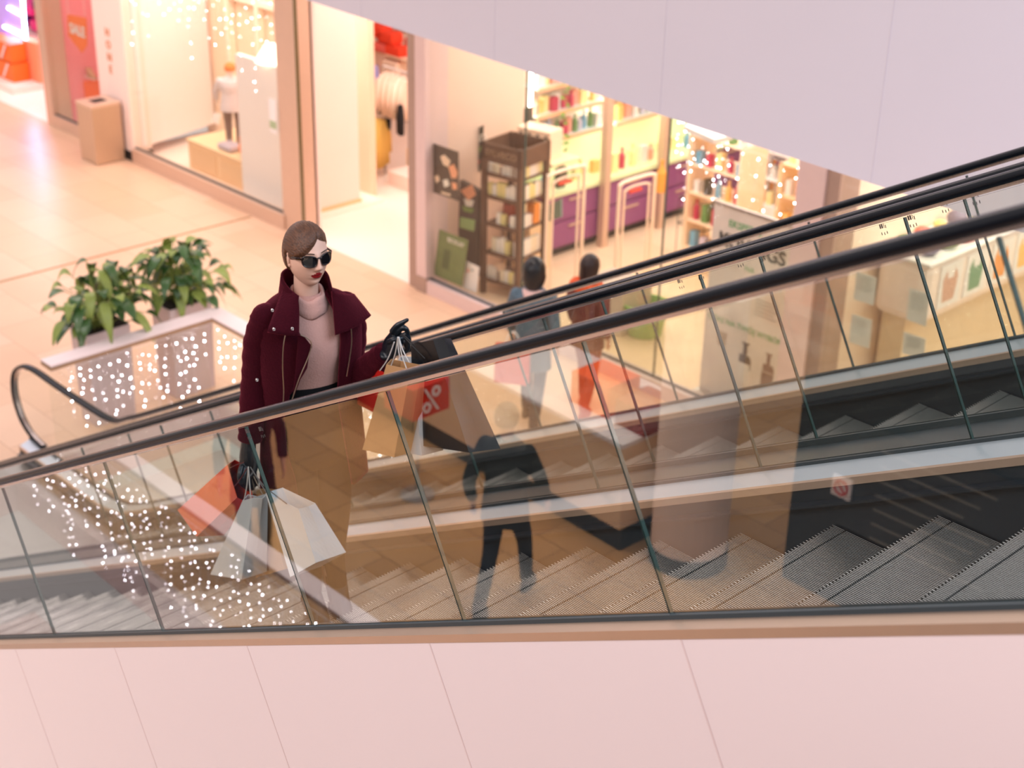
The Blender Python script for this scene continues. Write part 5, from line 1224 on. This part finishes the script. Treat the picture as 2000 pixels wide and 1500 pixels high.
p = at(1180, 640, Z=.002); tb('grey_plinth', 'grey display plinth beside the green basket', 'plinth', p.x - .3, p.x + .3, p.y - .05, p.y + .45, .002, .55, mat('warm grey board', (196, 182, 168), .6))
# roll-up banner
BY = 11.42; bt = [at(u, v, Y=BY) for u, v in ((1396, 394), (1575, 450))]; xl, xr, zt = bt[0].x, bt[0].x + 1.02, bt[0].z
t = thing('roll_up_banner', 'white roll up banner with green lettering and juicer pictures by the right column', 'banner', (xl + .5, BY, .002), world=True)
obj('banner_sheet', box(B(), xl, xr, BY, BY + .006, .06, zt), mat('banner white', (236, 226, 220), .5), t); obj('banner_foot', box(B(), xl - .02, xr + .02, BY - .1, BY + .1, .002, .07), M_['steel'], t); obj('top_bar', box(B(), xl - .01, xr + .01, BY - .01, BY + .015, zt - .01, zt + .02), M_['steel'], t)
gl_ = mat('green lettering', (96, 170, 110), .5); dk = mat('black lettering', (30, 30, 34), .5); gy = mat('grey picture', (120, 120, 124), .5)
fr = facing((0, -1, 0)); xm = (xl + xr) / 2
text('lettering', 'EKSPERCI', .10, gl_, t, Vector((xm - .1, BY - .002, zt - .17)), fr, .001, bold=.002); text('brand_lettering', 'KUVINGS', .2, dk, t, Vector((xm, BY - .002, zt - .36)), fr, .001, bold=.006)
text('lettering', 'NA', .085, gl_, t, Vector((xm, BY - .002, zt - .58)), fr, .001); text('lettering', 'CZAS NA TWÓJ WYBÓR', .085, gl_, t, Vector((xm, BY - .002, zt - 1.22)), fr, .001, bold=.002)
for i, (x, z, s, mm) in enumerate(((xl + .24, zt - 1.42, .5, mat('tan picture', (176, 158, 140), .5)), (xl + .55, zt - 1.55, 1, dk), (xl + .85, zt - 1.55, .9, mat('wine brown picture', (110, 76, 76), .5)))):
    if i: bm = B(); [box(bm, x + a * s, x + b * s, BY - .002, BY, z + c * s, z + d_ * s) for a, b, c, d_ in ((-.05, .05, .17, .19), (-.025, .025, .05, .17), (-.07, .07, -.04, .05), (.07, .085, -.10, .02))]; obj('juicer_picture', bm, mm, t); obj('juicer_base_picture', box(B(), x - .08 * s, x + .08 * s, BY - .002, BY, z - .26 * s, z - .05 * s), (M_['white'], mat('wine brown picture', (110, 76, 76), .5))[i - 1], t)
    else: obj('cup_picture', ngon_prism(B(), [(x - .07, BY, z + .08), (x + .07, BY, z + .08), (x + .05, BY, z - .08), (x - .05, BY, z - .08)], (0, -.002, 0)), mm, t)
for i in range(5): obj('small_print', box(B(), xl + .62, xl + .9 - .04 * (i % 2), BY - .002, BY, zt - .86 - i * .04, zt - .85 - i * .04), gy, t)
# --- grocery shop on the right
ppm = mat('pale grey blue paper', (226, 228, 226), .6)
for i, (pts, lab) in enumerate((((( 1673, 530), (1712, 543), (1706, 597), (1667, 584)), 'pale grey notice taped inside the right shop window, upper left'), (((1664, 613), (1703, 625), (1697, 681), (1658, 668)), 'pale grey notice taped inside the right shop window, lower left'), (((1776, 562), (1816, 575), (1808, 638), (1770, 624)), 'pale grey notice taped inside the right shop window, upper right'), (((1765, 648), (1808, 662), (1804, 700), (1762, 690)), 'pale grey notice taped inside the right shop window, lower right'))):
    t = thing('notice', lab, 'notice', at(*pts[3], Y=11.09), world=True); obj('sheet', ngon_prism(B(), [at(u, v, Y=11.09) for u, v in pts], (0, .003, 0)), ppm, t)
    a, b, c, d_ = [at(u, v, Y=11.088) for u, v in pts]
    for k in range(6):
        s = .12 + k * .09; L0 = a.lerp(d_, s); L1 = b.lerp(c, s); p0 = L0.lerp(L1, .14); p1 = L0.lerp(L1, .8 - .1 * (k % 2)); e_ = Vector((0, 0, -.006)); obj('text_line', ngon_prism(B(), [p0, p1, p1 + e_, p0 + e_], (0, -.001, 0)), mat('faint grey print', (178, 184, 182), .6), t)
DX = -6.7
t = thing('deli_counter', 'long curved white counter with framed fruit bag pictures along the right shop side wall', 'counter', (-7.0, 14.0, 0), world=True)
c0 = at(1800, 620, X=DX).y; z0 = at(1825, 606, X=DX).z; z1 = at(1825, 528, X=DX).z
obj('counter_body', box(B(), DX - .55, DX, c0, c0 + 3.6, z0 - .12, z1 + .05, bev=.09), mat('pink white laminate', (250, 232, 222), .4), t); obj('counter_foot', box(B(), DX - .5, DX - .25, c0 + .15, c0 + 3.5, .002, z0 - .1), mat('sand plinth', (230, 208, 176), .6), t)
obj('counter_top', box(B(), DX - .58, DX + .03, c0 - .03, c0 + 3.62, z1 + .05, z1 + .09, bev=.015), M_['white'], t)
obj('front_step', box(B(), DX - .2, DX + .35, c0 - .1, c0 + 3.2, .002, .32), kraftw, t)
for i, c in enumerate(((214, 170, 150), (120, 160, 130), (240, 160, 90), (246, 196, 120), (246, 190, 110), (200, 180, 120), (220, 150, 120))):
    y = c0 + .22 + i * .46; pn = obj('picture_panel', box(B(), DX, DX + .012, y, y + .38, z0, z1), M_['white'], t); h_ = z1 - z0
    obj('bag_picture', ngon_prism(B(), [(DX + .012, y + a, z0 + b * h_) for a, b in ((.08, .12), (.28, .12), (.31, .66), (.25, .88), (.23, .66), (.13, .66), (.11, .88), (.05, .66))], (.002, 0, 0)), mat('bag picture %d' % i, c, .5), pn)
for i in range(22):
    nm, c = (('lettuce', (150, 170, 110)), ('tomato', (230, 120, 100)), ('lemon', (240, 220, 130)), ('aubergine', (120, 110, 130)))[i % 4]
    o = obj('vegetable', ball(B(), (0, 0, 0), R.uniform(.06, .11), (1, 1, .8), 10), mat(nm + ' skin', c, .5), smooth=True); o.location = (DX - .42 + (i // 11) * .28, c0 + .2 + (i % 11) * .31, z1 + .16); tag(o, nm + ' lying on the curved white counter', 'vegetable', nm + ' pieces on the counter')
tb('wall_cabinet', 'cream cabinet with rounded edge behind the notices in the right shop', 'cabinet', -7.29, -7.0, 12.0, 12.9, .002, 1.5, kraftw, bev=.04)
for i, (u, v, lab) in enumerate(((1812, 688, 'round yellow lamp disc seen low beyond the escalator glass, left one'), (1846, 678, 'round yellow lamp disc seen low beyond the escalator glass, right one'))):
    p = at(u, v, Z=.0); o = obj('yellow_disc', lathe(B(), [(.27, .002), (.3, .05), (.3, .14), (.26, .18)], (p.x, p.y, 0), 28), mat('soft yellow disc', (255, 224, 130), .5), smooth=False); tag(o, lab.replace('lamp disc', 'floor disc'), 'pouf')  # low disc put where a yellow ellipse shows behind the glass
